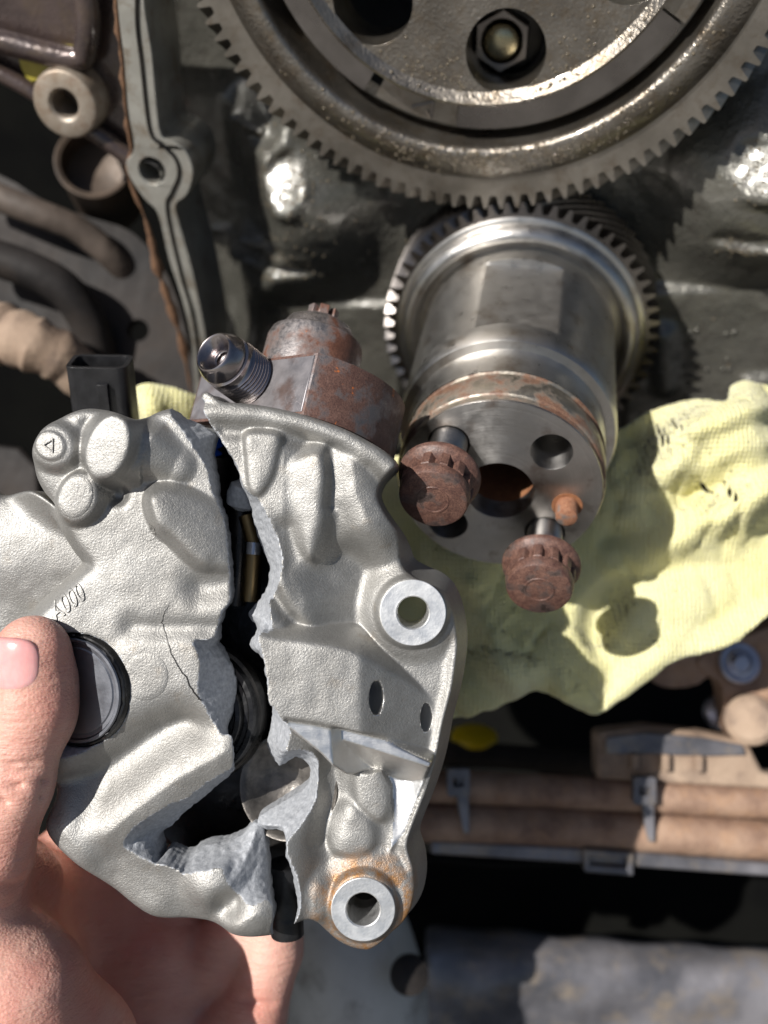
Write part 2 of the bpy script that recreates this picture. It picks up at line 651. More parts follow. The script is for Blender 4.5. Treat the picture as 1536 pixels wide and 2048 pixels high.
# ---- left housing fragment
gA = Grid((-120, -127, -24), (-17, 34, 15), .43)
c = lambda x, y: P(x, y, 0)[:2]
PA = spline(px2([(340, 812), (302, 824), (278, 842), (245, 830), (205, 818), (165, 816), (122, 833), (86, 864), (66, 908), (66, 948), (80, 982),
                 (98, 1005), (108, 1030), (124, 1060), (146, 1096), (172, 1128), (160, 1142), (120, 1182), (80, 1218), (30, 1262), (-25, 1310),
                 (-40, 1420), (10, 1545), (98, 1585), (84, 1664), (140, 1728), (212, 1790), (292, 1848), (362, 1856), (430, 1866), (470, 1880),
                 (545, 1887), (640, 1890), (680, 1700), (680, 1400), (640, 1000), (470, 790)]), 5)
LOBE = spline(px2([(-60, 980), (0, 990), (50, 984), (85, 984), (130, 1010), (240, 1100), (240, 1200), (90, 1290), (-60, 1300)], -15), 5)
dPA = d_poly(gA.X, gA.Y, PA)
dL = d_poly(gA.X, gA.Y, LOBE)
H = np.full(gA.X.shape, -60., np.float32)
H = up(H, dL, -14 + 2.5 * np.cos((gA.Y - c(0, 1090)[1]) / 9), 1.5, 2, 3.)
plate_top = tilt(gA, c(250, 1350), 0, -.02, .0)
soft = np.clip((c(0, 1420)[1] - gA.Y) / 20, 0, 1)
H = np.where(dPA < 3, smax(H, plate_top - (2.2 - 1.2 * soft) * sq(dPA + 1.2 + 2.2 * soft, 1.6 + 3 * soft), .8), H)
# raised and sunken forms of the casting (pixel positions of the photograph turned into millimetres in the pump's own plane)
H = up(H, d_ell(gA.X, gA.Y, c(155, 905), 12.2, 11.8), 1.2, 1.1, 3, 3)
H = dent(H, d_line(gA.X, gA.Y, px2([(178, 850), (176, 900), (196, 960)]))[0], 1.6, 2.0)
H = up(H, d_ell(gA.X, gA.Y, c(113, 893), 6.3, 5.7, -25), tilt(gA, c(113, 893), 4.6, .10, -.05), 2.0, 1.6, 1.2)
H = up(H, d_ell(gA.X, gA.Y, c(111, 893), 4.4, 3.9, -25), tilt(gA, c(113, 893), 5.15, .10, -.05), 3.0, .4, .4)
ridge_d, al = d_line(gA.X, gA.Y, px2([(240, 900), (300, 905), (352, 930)]))
H = up(H, ridge_d - 6.6 + 2.6 * al, 9.6 - 7.0 * al, 1.8, 2.0, 2.0)
H = up(H, d_ell(gA.X, gA.Y, c(235, 899), 5.9, 9.0, -22), tilt(gA, c(236, 897), 10.6, .16, .04), 3.6, .6, .4)
H = up(H, d_ell(gA.X, gA.Y, c(163, 996), 5.5, 6.9, -24), tilt(gA, c(163, 996), 4.6, .08, .05), 2.6, .9, .6)
H = dent(H, d_ell(gA.X, gA.Y, c(233, 986), .8, 1.2), 3.8, 2.0)
knob = spline(px2([(306, 1004), (320, 982), (352, 976), (402, 990), (442, 1012), (470, 1060), (470, 1140), (430, 1138), (398, 1128), (350, 1074), (322, 1050)]), 5)
ek = np.array([.72, .69])
H = up(H, d_poly(gA.X, gA.Y, knob) + .8, 8.6 - .40 * np.maximum(0, (gA.X - c(318, 1010)[0]) + .25 * (gA.Y - c(318, 1010)[1])), 2.2, 1.4, 1.8)
H = dent(H, d_line(gA.X, gA.Y, px2([(400, 1176), (465, 1168)]))[0], 2.6, 4.5)
H = dent(H, d_line(gA.X, gA.Y, px2([(265, 1258), (330, 1264), (440, 1258)]))[0], 1.3, 3.2)
H = up(H, d_poly(gA.X, gA.Y, spline(px2([(255, 1290), (330, 1284), (392, 1284), (480, 1330), (480, 1440), (330, 1440), (240, 1430), (235, 1350)]), 4)), .8, .8, 2.5, 2)
vd, al = d_line(gA.X, gA.Y, px2([(95, 1640), (200, 1570), (330, 1482), (360, 1470)]))
H = dent(H, vd - 1.4, 6.4, 6.0)
rd, al = d_line(gA.X, gA.Y, px2([(215, 1668), (270, 1620), (350, 1560), (452, 1500)]))
H = up(H, rd - 2.4, 3.4 - 1.6 * (1 - al), .95, 4, 4)
H = up(H, d_ell(gA.X, gA.Y, c(150, 1690), 6, 3, -50), .6, .6, 3, 3)
H = dent(H, d_line(gA.X, gA.Y, px2([(215, 1735), (330, 1790), (400, 1830)]))[0] - 1, 2.2, 7)
H = up(H, d_ell(gA.X, gA.Y, c(425, 1772), 5.0, 4.6), 1.6, 1.1, 2.4, 3.0)
H = up(H, d_ell(gA.X, gA.Y, c(500, 1835), 5.0, 3.4, 25), 1.8, 1.1, 2.0, 3.0)
H = dent(H, d_ell(gA.X, gA.Y, c(455, 1815), 1.5, 1.5), 2.4, 3)
crk = spline(px2([(336, 1212), (325, 1236), (324, 1252), (338, 1290), (352, 1322), (372, 1352), (388, 1383), (402, 1400)]), 4, False, .18)
cd, al = d_line(gA.X, gA.Y, crk)
# seat of the round plug under the thumb
plug_c = P(142, 1384, 0); plug_n = np.array([-.30, -.06, .95]); plug_n /= np.linalg.norm(plug_n)
dplug = d_ell(gA.X, gA.Y, plug_c[:2], 12.4, 18.2, -6)
H = H + .22 * vnoise(gA.X, gA.Y, None, 9, 3) + .1 * vnoise(gA.X, gA.Y, None, 3.3, 4)

FA_front = [(335, 817), (352, 848), (372, 880), (398, 912), (414, 935), (420, 965), (432, 995), (440, 1018), (450, 1045), (456, 1090), (459, 1130), (461, 1165),
            (459, 1205), (446, 1220), (436, 1250), (430, 1276), (388, 1281), (402, 1322), (396, 1382), (415, 1432), (442, 1464), (464, 1470), (468, 1500), (464, 1535),
            (420, 1560), (375, 1592), (330, 1612), (282, 1642), (246, 1672), (232, 1692), (240, 1714), (290, 1728), (345, 1742), (362, 1757), (400, 1746), (438, 1738),
            (450, 1752), (455, 1780), (449, 1800), (475, 1812), (505, 1812), (541, 1803), (548, 1840), (540, 1872), (560, 1915)]
FA_back = [(345, 815), (395, 850), (421, 872), (418, 900), (424, 925), (430, 960), (437, 1005), (443, 1022), (450, 1047), (456, 1090), (459, 1130), (461, 1165),
           (459, 1205), (446, 1225), (436, 1255), (432, 1280), (425, 1290), (440, 1310), (458, 1345), (464, 1380), (463, 1420), (455, 1462), (466, 1490), (466, 1512), (464, 1542),
           (430, 1572), (400, 1598), (370, 1618), (335, 1650), (312, 1672), (318, 1700), (326, 1718), (332, 1704), (350, 1708), (372, 1715), (388, 1710), (402, 1700),
           (440, 1692), (480, 1682), (500, 1668), (513, 1660), (520, 1690), (533, 1748), (543, 1800), (547, 1840), (539, 1872), (560, 1915)]
LEFTSIDE = [(-300, 1950), (-300, 700), (300, 700)]
fa = px2(FA_front + LEFTSIDE); fb = px2(FA_back + LEFTSIDE, -11)
fa = spline(fa, 3, True); fb = spline(fb, 3, True)
d1, d2 = d_poly(gA.X, gA.Y, fa), d_poly(gA.X, gA.Y, fb)
jag = .22 * vnoise(gA.X, gA.Y, None, .9, 11) + .16 * vnoise(gA.X, gA.Y, None, 2.6, 12)
d1 = d1 + jag; d2 = d2 + jag
tz = np.clip((1.0 - gA.Z) / 12, 0, 1.15)
dF = d1[:, :, None] * (1 - tz) + d2[:, :, None] * tz
dF = dF + .15 * vnoise(gA.X3 + 0 * gA.Z, gA.Y3 + 0 * gA.Z, gA.Z + 0 * dF, 1.7, 21)
dC = (gA.Z - H[:, :, None]) * .75
dC = smax(dC, (np.minimum(dPA, dL)[:, :, None] + 0 * gA.Z), 1.5)
q = np.stack([gA.X3 - plug_c[0] + 0 * gA.Z, gA.Y3 - plug_c[1] + 0 * gA.Z, gA.Z - plug_c[2] + 0 * dF], -1)
qt = q @ plug_n
qr = np.sqrt(np.maximum((q ** 2).sum(-1) - qt ** 2, 0))
dPlug = np.maximum(qr - 16.3 - .75 * np.clip(qt + 1.8, 0, 3) + .25 * vnoise(gA.X3 + 0 * gA.Z, gA.Y3 + 0 * gA.Z, None, 2.0, 31) , -4.2 - qt) * np.ones_like(dF)
del q
dAll = np.maximum(np.maximum(dC, dF), np.maximum(-dPlug, -20 - gA.Z))


def clsA(C, ix):
    a = np.where((dF[ix] > dC[ix] - .1) & (C[:, 2] < 12), 1, 0)
    return np.where((-dPlug[ix] > np.maximum(dC[ix], dF[ix]) - .12), 2, a)


fragA = split_build(gA, dAll, clsA, ['housing_fragment', 'fracture_face', 'plug_seat'], [CAST, FRACT, FRACT], pump)
fragA[0]['label'] = 'left half of the cracked cast housing with round bosses'
HA = H
del dF, dC, dPlug, qt, qr, dAll


def hA(x, y):
    i = int(round((x - gA.lo[0]) / gA.h)); j = int(round((y - gA.lo[1]) / gA.h))
    return float(HA[min(max(i, 0), HA.shape[0] - 1), min(max(j, 0), HA.shape[1] - 1)])


def pin_mark(name, cx, cy, rx, ry, rot, lift, parent, hf, n=48):
    """thin round ejector mark lying on the casting"""
    o = c(cx, cy); q = math.radians(rot); V = []; F = []
    rings = [0, .35, .7, .93, .97, 1.0]
    dz = [lift, lift, lift, lift, lift * .4, -.8]
    for r, z in zip(rings, dz):
        for i in range(n):
            a = 2 * math.pi * i / n
            x, y = r * rx * math.cos(a), r * ry * math.sin(a)
            X, Y = o[0] + x * math.cos(q) - y * math.sin(q), o[1] + x * math.sin(q) + y * math.cos(q)
            V.append((X, Y, hf(X, Y) + z))
    for k in range(len(rings) - 1):
        for i in range(n):
            j = (i + 1) % n
            F.append([k * n + i, (k + 1) * n + i, (k + 1) * n + j, k * n + j])
    return make(name, V, F, CAST, parent, smooth=40)


ck = MB(); cv = []; cf = []
for i, p in enumerate(crk):
    d_ = np.array(crk[min(i + 1, len(crk) - 1)]) - np.array(crk[max(i - 1, 0)]); d_ = d_ / np.linalg.norm(d_); n_ = np.array([-d_[1], d_[0]])
    w_ = .05 + .20 * i / len(crk)
    for q_ in (p - n_ * w_, p, p + n_ * w_):
        cv.append((q_[0], q_[1], hA(q_[0], q_[1]) + .10))
    if i:
        b_ = 3 * (i - 1); cf += [[b_, b_ + 3, b_ + 4, b_ + 1], [b_ + 1, b_ + 4, b_ + 5, b_ + 2]]
make('crack', cv, cf, OILBLACK, fragA[0], smooth=0)
pin_mark('ejector_mark', 293, 1352, 6.5, 6.9, -10, .16, fragA[0], hA)
pin_mark('ejector_mark', 298, 1065, 2.2, 2.5, -20, .16, fragA[0], hA)
pin_mark('boss_cap', 161, 994, 4.8, 6.2, -24, .22, fragA[0], hA)

# raised triangle and lettering
tri = MB()
z0 = hA(*c(110, 893)) + .05
fr = (np.array([*c(110, 893), z0]), XYZ[0], XYZ[1], XYZ[2])
tp = [(-2.0, .1), (1.3, 2.0), (1.2, -2.2)]
tin = [(p[0] * .62 + .05, p[1] * .62) for p in tp]
tri.plate(tp, [tin], fr, -.6, .42)
tri.build('triangle_mark', CAST, fragA[0], smooth=0, bevel=.12)


def lettering(txt, org, ex, ey, size, depth, mat, parent, name, hf=None, xs=1.0):
    cu = bpy.data.curves.new('t', 'FONT'); cu.body = txt; cu.size = size; cu.extrude = depth; cu.bevel_depth = depth * .35; cu.resolution_u = 4
    to = bpy.data.objects.new('t', cu); COL.objects.link(to)
    me = bpy.data.meshes.new_from_object(to.evaluated_get(bpy.context.evaluated_depsgraph_get()))
    ez = np.cross(ex, ey); V = []
    for v in me.vertices:
        p = np.asarray(org) + np.asarray(ex) * v.co.x * xs + np.asarray(ey) * v.co.y
        z = hf(p[0], p[1]) if hf else 0
        if hf: p = np.array([p[0], p[1], z])
        V.append(p + ez * v.co.z)
    F = [list(p.vertices) for p in me.polygons]
    bpy.data.objects.remove(to); bpy.data.curves.remove(cu); bpy.data.meshes.remove(me)
    return make(name, V, F, mat, parent, smooth=40)


exl = np.array([math.cos(.66), math.sin(.66), 0]); eyl = np.array([-math.sin(.45), math.cos(.45), 0])
lettering('A000', [*c(112, 1243), 0], exl, eyl, 7.6, .32, CAST, fragA[0], 'raised_lettering', hA, .66)

# plug, sealing ring and its face
pl = MB()
pl.lathe([(-5, 15.0), (-.6, 15.0), (-.2, 14.7), (-.2, 14.0), (-.9, 13.6), (-1.0, 12.6), (-.7, 12.2), (-.7, 0.2)], plug_c - plug_n * .8, plug_n, n=72, cap1=True)
plug = pl.build('plug', CAPFACE, pump)
plug['label'] = 'round steel plug sitting in the housing under the thumb'
rngp = random.Random(4); wv = [rngp.gauss(0, .28) for _ in range(72)]
sr = MB().lathe([(-4, 16.5), (-2.0, 16.3), (-1.2, 15.9), (-1.0, 15.5), (-1.2, 15.0), (-2.5, 14.8)], plug_c - plug_n * .8, plug_n, n=72, cap0=False, cap1=False,
                wob=lambda k, q: wv[int(q / 6.2832 * 72) % 72] * (1 if 0 < k < 5 else 0))
sr.build('sealing_ring', GLOSSBLACK, plug)

# ---- right housing piece with the mounting flange
gB = Grid((-54, -133, -26), (33, 34, 14), .43)
OB = spline(px2([(400, 806), (452, 806), (522, 811), (602, 828), (682, 855), (742, 885), (776, 908), (792, 930), (776, 948), (762, 966), (755, 990), (762, 1012), (776, 1036),
                 (800, 1070), (814, 1100), (824, 1130), (850, 1148), (890, 1166), (914, 1192), (930, 1240), (936, 1300), (926, 1380), (906, 1460), (890, 1540), (868, 1610),
                 (845, 1668), (834, 1706), (846, 1750), (848, 1800), (834, 1850), (800, 1890), (742, 1918), (690, 1910), (650, 1882), (624, 1852), (590, 1850), (480, 1850),
                 (400, 1500), (400, 1100)]), 5)
dOB = d_poly(gB.X, gB.Y, OB)
H = tilt(gB, c(840, 1300), -7.0, -.02, 0).astype(np.float32)
# main body: high next to the break, falling away to the flange
body = spline(px2([(380, 780), (520, 800), (700, 850), (800, 925), (772, 1000), (765, 1060), (742, 1130), (735, 1240), (700, 1300), (640, 1420), (640, 1560), (640, 1660), (610, 1760), (590, 1860), (380, 1860)]), 4)
H = up(H, d_poly(gB.X, gB.Y, body) + 2, np.minimum(3.0, 2.4 - .38 * (gB.X - c(580, 0)[0])), 1.0, 3, 3)
# rim below the pump head
rim, al = d_line(gB.X, gB.Y, px2([(400, 830), (460, 828), (530, 833), (610, 851), (690, 880), (750, 912), (778, 936)]))
H = up(H, rim - 2.4, 4.2 - 1.4 * al, 2.2, 1.2, 1.4)
H = dent(H, d_line(gB.X, gB.Y, px2([(450, 864), (530, 866), (620, 887), (700, 917)]))[0], 1.6, 2.4)
pad = spline(px2([(494, 874), (528, 866), (562, 876), (556, 920), (546, 956), (522, 990), (502, 978), (496, 930)]), 4)
H = up(H, d_poly(gB.X, gB.Y, pad) + .2, 4.8, 2.2, 1.0, .9)
f1 = spline(px2([(566, 938), (602, 914), (644, 908), (658, 950), (654, 1000), (638, 1070), (622, 1118), (584, 1082), (556, 1020)]), 4)
H = up(H, d_poly(gB.X, gB.Y, f1) + .6, 5.0 + .24 * np.minimum(0, gB.X - c(648, 0)[0]) + .06 * (gB.Y - c(0, 980)[1]), 1.5, 1.4, 1.2)
H = dent(H, d_line(gB.X, gB.Y, px2([(664, 905), (668, 960), (662, 1010)]))[0], 2.8, 2.0)
H = up(H, d_line(gB.X, gB.Y, px2([(705, 925), (712, 985), (735, 1040)]))[0] - 3.0, 2.6, .9, 3.5, 4)
H = dent(H, d_line(gB.X, gB.Y, px2([(572, 1060), (590, 1130), (640, 1170)]))[0], 2.6, 3.4)
H = dent(H, d_ell(gB.X, gB.Y, c(690, 1195), 5.0, 11.0), 4.0, 4.5)
H = up(H, d_line(gB.X, gB.Y, px2([(585, 1150), (610, 1200), (600, 1250)]))[0] - 1.6, .6, .9, 3, 3)
H = dent(H, d_line(gB.X, gB.Y, px2([(548, 1190), (572, 1230), (610, 1268)]))[0], 3.4, 2.4)
# upper ear
H = up(H, d_ell(gB.X, gB.Y, c(830, 1226), 11.6, 11.6), -3.6, 1.2, 3, 2)
H = up(H, d_ell(gB.X, gB.Y, c(826, 1226), 9.8, 9.8), -1.2, 3.0, 1.2, .6)
# middle bar with two cross holes
bar = spline(px2([(500, 1262), (560, 1266), (640, 1276), (704, 1290), (760, 1324), (830, 1372), (880, 1412), (896, 1440), (886, 1486), (868, 1516), (800, 1492), (700, 1462), (600, 1442), (540, 1440), (480, 1400)]), 4)
bx = gB.X - c(722, 0)[0]
H = up(H, d_poly(gB.X, gB.Y, bar) + .5, 7.4 - .72 * sq(bx, .8) - .04 * np.minimum(bx, 0), 3.0, 1.2, .8)
# machined ledge below the bar
mach = px2([(578, 1428), (640, 1438), (760, 1470), (868, 1520), (850, 1580), (812, 1680), (778, 1724), (786, 1640), (782, 1585), (764, 1552), (706, 1556), (690, 1552), (640, 1500), (598, 1466), (574, 1446)])
dM = d_poly(gB.X, gB.Y, mach)
en = np.array([-.40, .92])                              # across the ledge, in the pump's plane
s1 = (gB.X - c(700, 1480)[0]) * .30 + (gB.Y - c(700, 1480)[1]) * .95
HM = np.where(s1 > -.2, 1.6 - .05 * s1, 1.6 - 1.25 * (-.2 - s1))
xm = gB.X - c(795, 0)[0]
HM = np.maximum(HM, -8.6 + .055 * xm * xm + .10 * xm - .13 * (gB.Y - c(0, 1570)[1]))
isM = dM < 0
bl = np.clip(.5 - dM / 1.9, 0, 1); bl = bl * bl * (3 - 2 * bl)
H = H * (1 - bl) + np.minimum(HM, 6.0) * bl
# cast pads below, lower ear
H = np.where(isM, H, up(H, d_poly(gB.X, gB.Y, spline(px2([(712, 1560), (748, 1548), (772, 1575), (776, 1625), (756, 1650), (716, 1618)]), 4)) + .3, -3.8, 1.3, 1.4, 1.2))
H = np.where(isM, H, up(H, d_poly(gB.X, gB.Y, spline(px2([(660, 1650), (700, 1622), (744, 1660), (740, 1712), (690, 1722), (654, 1700)]), 4)) + .3, -4.0, 1.3, 1.4, 1.2))
H = np.where(isM, H, dent(H, d_line(gB.X, gB.Y, px2([(655, 1560), (664, 1600), (640, 1690)]))[0] - .6, 3.0, 3.6))
H = np.where(isM, H, up(H, d_ell(gB.X, gB.Y, c(738, 1822), 13.2, 13.2), -4.2, 1.2, 2.4, 2))
H = np.where(isM, H, up(H, d_ell(gB.X, gB.Y, c(726, 1822), 9.4, 9.8), -1.4, 3.0, 1.2, .6))
H = np.where(isM, H, up(H, d_ell(gB.X, gB.Y, c(628, 1812), 3.2, 5), -1.5, 1.2, 2.4, 2))
# bead along the flange edge
H = np.where(isM, H, up(H, d_line(gB.X, gB.Y, px2([(868, 1160), (896, 1180), (912, 1240), (916, 1300), (907, 1380), (888, 1460), (870, 1540), (848, 1604), (824, 1664), (812, 1706), (824, 1752)]))[0] - .5, -5.0, 1.0, 1.2, 1.2))
H = H + np.where(isM, 0, .2 * vnoise(gB.X, gB.Y, None, 9, 5) + .1 * vnoise(gB.X, gB.Y, None, 3.1, 6))

FB_front = [(410, 806), (418, 838), (440, 872), (466, 912), (480, 942), (487, 970), (500, 986), (518, 998), (540, 1040), (555, 1080), (563, 1112), (561, 1150), (549, 1196), (538, 1200),
            (546, 1256), (524, 1264), (538, 1330), (545, 1390), (560, 1412), (579, 1445), (580, 1472), (572, 1500), (600, 1498), (640, 1508), (649, 1552), (636, 1612), (604, 1648), (574, 1680),
            (582, 1720), (592, 1745), (602, 1785), (603, 1810), (592, 1840), (580, 1870)]
FB_back = [(414, 806), (420, 842), (440, 876), (464, 915), (478, 945), (484, 972), (500, 1000), (508, 1030), (518, 1068), (530, 1098), (541, 1130), (536, 1172), (512, 1215), (501, 1232),
           (516, 1258), (503, 1290), (526, 1318), (533, 1350), (537, 1385), (549, 1425), (542, 1470), (541, 1495), (560, 1527), (590, 1512), (622, 1530), (618, 1572), (580, 1605), (525, 1640), (530, 1655), (568, 1662),
           (573, 1690), (574, 1715), (585, 1745), (594, 1790), (596, 1810), (588, 1838), (580, 1870)]
RIGHTSIDE = [(580, 2000), (1100, 2000), (1100, 700), (420, 700)]
fa = spline(px2(FB_front + RIGHTSIDE), 3); fb = spline(px2(FB_back + RIGHTSIDE, -11), 3)
jag = .22 * vnoise(gB.X, gB.Y, None, .9, 13) + .16 * vnoise(gB.X, gB.Y, None, 2.6, 14)
d1, d2 = d_poly(gB.X, gB.Y, fa) + jag, d_poly(gB.X, gB.Y, fb) + jag
tz = np.clip((1.0 - gB.Z) / 12, 0, 1.15)
dF = d1[:, :, None] * (1 - tz) + d2[:, :, None] * tz
dF = dF + .15 * vnoise(gB.X3 + 0 * gB.Z, gB.Y3 + 0 * gB.Z, gB.Z + 0 * dF, 1.7, 22)
dC = (gB.Z - H[:, :, None]) * .75
mr = np.clip((gB.X - c(735, 0)[0]) / 7, 0, 1)[:, :, None] * np.clip((c(0, 1060)[1] - gB.Y) / 8, 0, 1)[:, :, None]
dC = smax(dC, dOB[:, :, None] + 2.4 * mr + (.08 + .20 * mr) * np.minimum(0, gB.Z + 7) + 0 * gB.Z, 1.2)
holes = np.minimum(d_ell(gB.X, gB.Y, c(827, 1226), 4.4, 4.7), d_ell(gB.X, gB.Y, c(727, 1823), 4.6, 5.1))
dH = holes[:, :, None] + 0 * gB.Z
# cross holes bored into the falling end of the bar
for (hx_, hy_, rx_, ry_) in ((740, 1393, 2.3, 4.7), (859, 1443, 1.9, 4.1)):
    o = c(hx_, hy_)
    zt = gB.Z + 3.0
    xx, yy_ = gB.X3 - o[0] - .25 * zt, gB.Y3 - o[1] - .05 * zt
    k0 = np.sqrt((xx / rx_) ** 2 + (yy_ / ry_) ** 2) + 1e-6
    k1 = np.sqrt((xx / rx_ ** 2) ** 2 + (yy_ / ry_ ** 2) ** 2) + 1e-6
    dH = np.minimum(dH, np.maximum(k0 * (k0 - 1) / k1, -19 - gB.Z))
dAll = np.maximum(np.maximum(dC, dF), np.maximum(-dH, -22 - gB.Z))


def clsB(C, ix):
    a = np.where((dF[ix] > dC[ix] - .1), 1, 0)
    a = np.where((a == 0) & (dM[ix[0], ix[1]] < -.5) & (C[:, 2] > -12), 2, a)
    return np.where(-dH[ix] > np.maximum(dC[ix], dF[ix]) - .1, 2, a)


fragB = split_build(gB, dAll, clsB, ['flange_housing', 'fracture_face', 'machined_ledge'], [CAST, FRACT, MACH], pump)
fragB[0]['label'] = 'right half of the cracked cast housing with two bolt ears'
HB = H
del dF, dC, dH, dAll


def hB(x, y):
    i = int(round((x - gB.lo[0]) / gB.h)); j = int(round((y - gB.lo[1]) / gB.h))
    return float(HB[min(max(i, 0), HB.shape[0] - 1), min(max(j, 0), HB.shape[1] - 1)])


# spot faces round the bolt holes
def spot_face(px, py, r0, r1, z, nrm, mat, name, parent):
    p = P(px, py, 0); o = np.array([p[0], p[1], z])
    prof = [(-1.4, r1), (-.1, r1), (0, r1 - .15)]
    k = 7
    for i in range(1, k):
        rr = r1 - (r1 - r0 - .3) * i / k
        prof += [(.0 if i % 2 else -.035, rr)]
    prof += [(0, r0 + .35), (-.35, r0), (-12, r0)]
    return MB().lathe(prof, o, nrm, n=72, cap0=False, cap1=False).build(name, mat, parent, smooth=30)


spot_face(826, 1226, 4.5, 9.3, -.7, (.02, -.02, 1), SPOT, 'spot_face', fragB[0])
spot_face(726, 1822, 4.7, 9.0, -.9, (.02, -.02, 1), SPOT, 'spot_face', fragB[0])

# ---- rear half of the housing with the dark cavity
gR = Grid((-118, -127, -52), (25, 33, -10), .9)
dU = np.minimum(np.minimum(d_poly(gR.X, gR.Y, PA), d_poly(gR.X, gR.Y, LOBE)), d_poly(gR.X, gR.Y, OB))
cav = spline(px2([(330, 830), (420, 820), (470, 900), (520, 980), (580, 1080), (590, 1150), (560, 1240), (610, 1400), (690, 1480), (680, 1600), (620, 1660), (620, 1780), (600, 1920), (520, 1920), (500, 1760),
                  (330, 1760), (200, 1710), (250, 1600), (330, 1540), (330, 1400), (330, 1250), (400, 1200), (400, 1050), (380, 960)], -20), 4)
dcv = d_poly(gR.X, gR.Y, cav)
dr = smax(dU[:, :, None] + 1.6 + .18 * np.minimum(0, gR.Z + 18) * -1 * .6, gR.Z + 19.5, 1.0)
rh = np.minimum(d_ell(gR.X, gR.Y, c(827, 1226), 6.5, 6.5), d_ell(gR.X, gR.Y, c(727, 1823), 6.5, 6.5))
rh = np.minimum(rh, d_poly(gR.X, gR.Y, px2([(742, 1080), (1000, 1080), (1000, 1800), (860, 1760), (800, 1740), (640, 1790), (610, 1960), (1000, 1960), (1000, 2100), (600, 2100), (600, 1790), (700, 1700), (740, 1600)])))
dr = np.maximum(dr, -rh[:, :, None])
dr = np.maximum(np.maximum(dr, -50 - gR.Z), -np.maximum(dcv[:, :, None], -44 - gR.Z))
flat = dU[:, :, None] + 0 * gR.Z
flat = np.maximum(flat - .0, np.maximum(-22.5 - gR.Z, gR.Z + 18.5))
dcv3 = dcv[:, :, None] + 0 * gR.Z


def clsR(C, ix):
    return np.where(dcv3[ix] < 1.0, 1, 0)


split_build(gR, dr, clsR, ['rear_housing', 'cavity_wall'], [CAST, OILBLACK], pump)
del dr, flat

# ---- what shows inside the break
V = MB().lathe([(-8, 19.2), (4.0, 19.2), (5.0, 18.6), (5.3, 17.4), (4.4, 16.6), (4.6, 15.6), (6.2, 14.8), (6.6, 13.6), (5.4, 12.6), (5.6, 11.4), (7.6, 10.4), (8.0, 9.0), (7.0, 8.0), (7.0, 5)],
               P(408, 1425, -22), (-.30, .08, .95), n=72)
cam_ = V.build('camshaft', GLOSSBLACK, pump)
MB().lathe([(0, 20.5), (4.0, 20.5), (4.8, 19.6), (4.0, 18.6), (0, 18.6)], P(410, 1422, -24), (-.30, .08, .95), n=72, cap0=False, cap1=False).build('bearing_ring', DARKMETAL, cam_)
# oily inner wall of the bore below the camshaft
MB().lathe([(-5.6, .5), (-5.0, 4), (-3.6, 7.5), (-1.2, 11), (1.4, 13.6), (2.4, 14.6), (2.6, 15.4), (1.6, 15.8)], P(582, 1572, -16), (-.30, .16, .94), n=64, cap1=False).build('bore_wall', simple('oily_grey_bore', (.05, .046, .042, 1), (.17, .155, .14, 1), .12, .6, (.34, .5), [(.15, .5), (.6, .15)]), pump)
spr = MB()
for (x0, y0, x1, y1, w_) in ((492, 1030, 508, 1086, 2.6), (506, 1106, 500, 1202, 3.0)):
    a, b = P(x0, y0, -24), P(x1, y1, -24)
    spr.tube([a, a * .5 + b * .5, b], w_, n=20)
guide = spr.build('plunger', BRASS, pump)
a, b = P(508, 1084, -23.5), P(506, 1108, -23.5)
MB().tube([a, b], 3.1, n=20).build('plunger_band', steel_material('silver_band', (.6, .6, .62, 1)), guide)
MB().tube([P(482, 1000, -26), P(470, 1210, -26)], 3.4, n=20).build('plunger_sleeve', DARKMETAL, guide)
MB().lathe([(-2.2, 8.0), (-1.2, 8.9), (0, 9.2), (1.2, 8.9), (2.2, 8.0)], P(392, 878, -26), (.15, .97, .12), n=40).build('seal_ring', BLUE, pump)
MB().lathe([(-2.0, 8.0), (-1.0, 8.9), (0, 9.2), (1.0, 8.9), (2.0, 8.0)], P(390, 902, -26), (.15, .97, .12), n=40).build('seal_ring', BLUE, pump)
MB().lathe([(-8, 6), (-6, 9.0), (5, 9.0), (6, 7), (9, 6.4), (10, 3)], P(405, 940, -28), (.15, .97, .12), n=40).build('valve_body', DARKMETAL, pump)
MB().lathe([(-1.2, 9.6), (-.6, 10.4), (.6, 10.4), (1.2, 9.6)], P(388, 856, -27), (.15, .97, .12), n=40).build('snap_ring', steel_material('bright_steel', (.7, .69, .66, 1)), pump)
ch = MB()
ch.lathe([(-4, 2.6), (-2.5, 4.6), (1, 4.9), (3.6, 4.2), (4.4, 2.2)], P(487, 992, -20), (.2, .9, .3), n=20, shape=lambda k, t, r, x, y: (x * (1 + .12 * math.sin(3 * x + k)), y * (1 + .1 * math.cos(2 * y))))
ch.build('broken_chunk', FRACT, pump)
# threaded bore at the bottom of the break
prof = []
for i in range(26):
    prof.append((i * .9, 5.0 if i % 2 or i < 8 else 4.75))
MB().lathe(prof, P(575, 1868, -24), (-.03, .99, .10), n=32).build('threaded_pin', simple('dark_thread', (.012, .012, .013, 1), (.03, .03, .032, 1), .2, .5, (.3, .45)), pump)

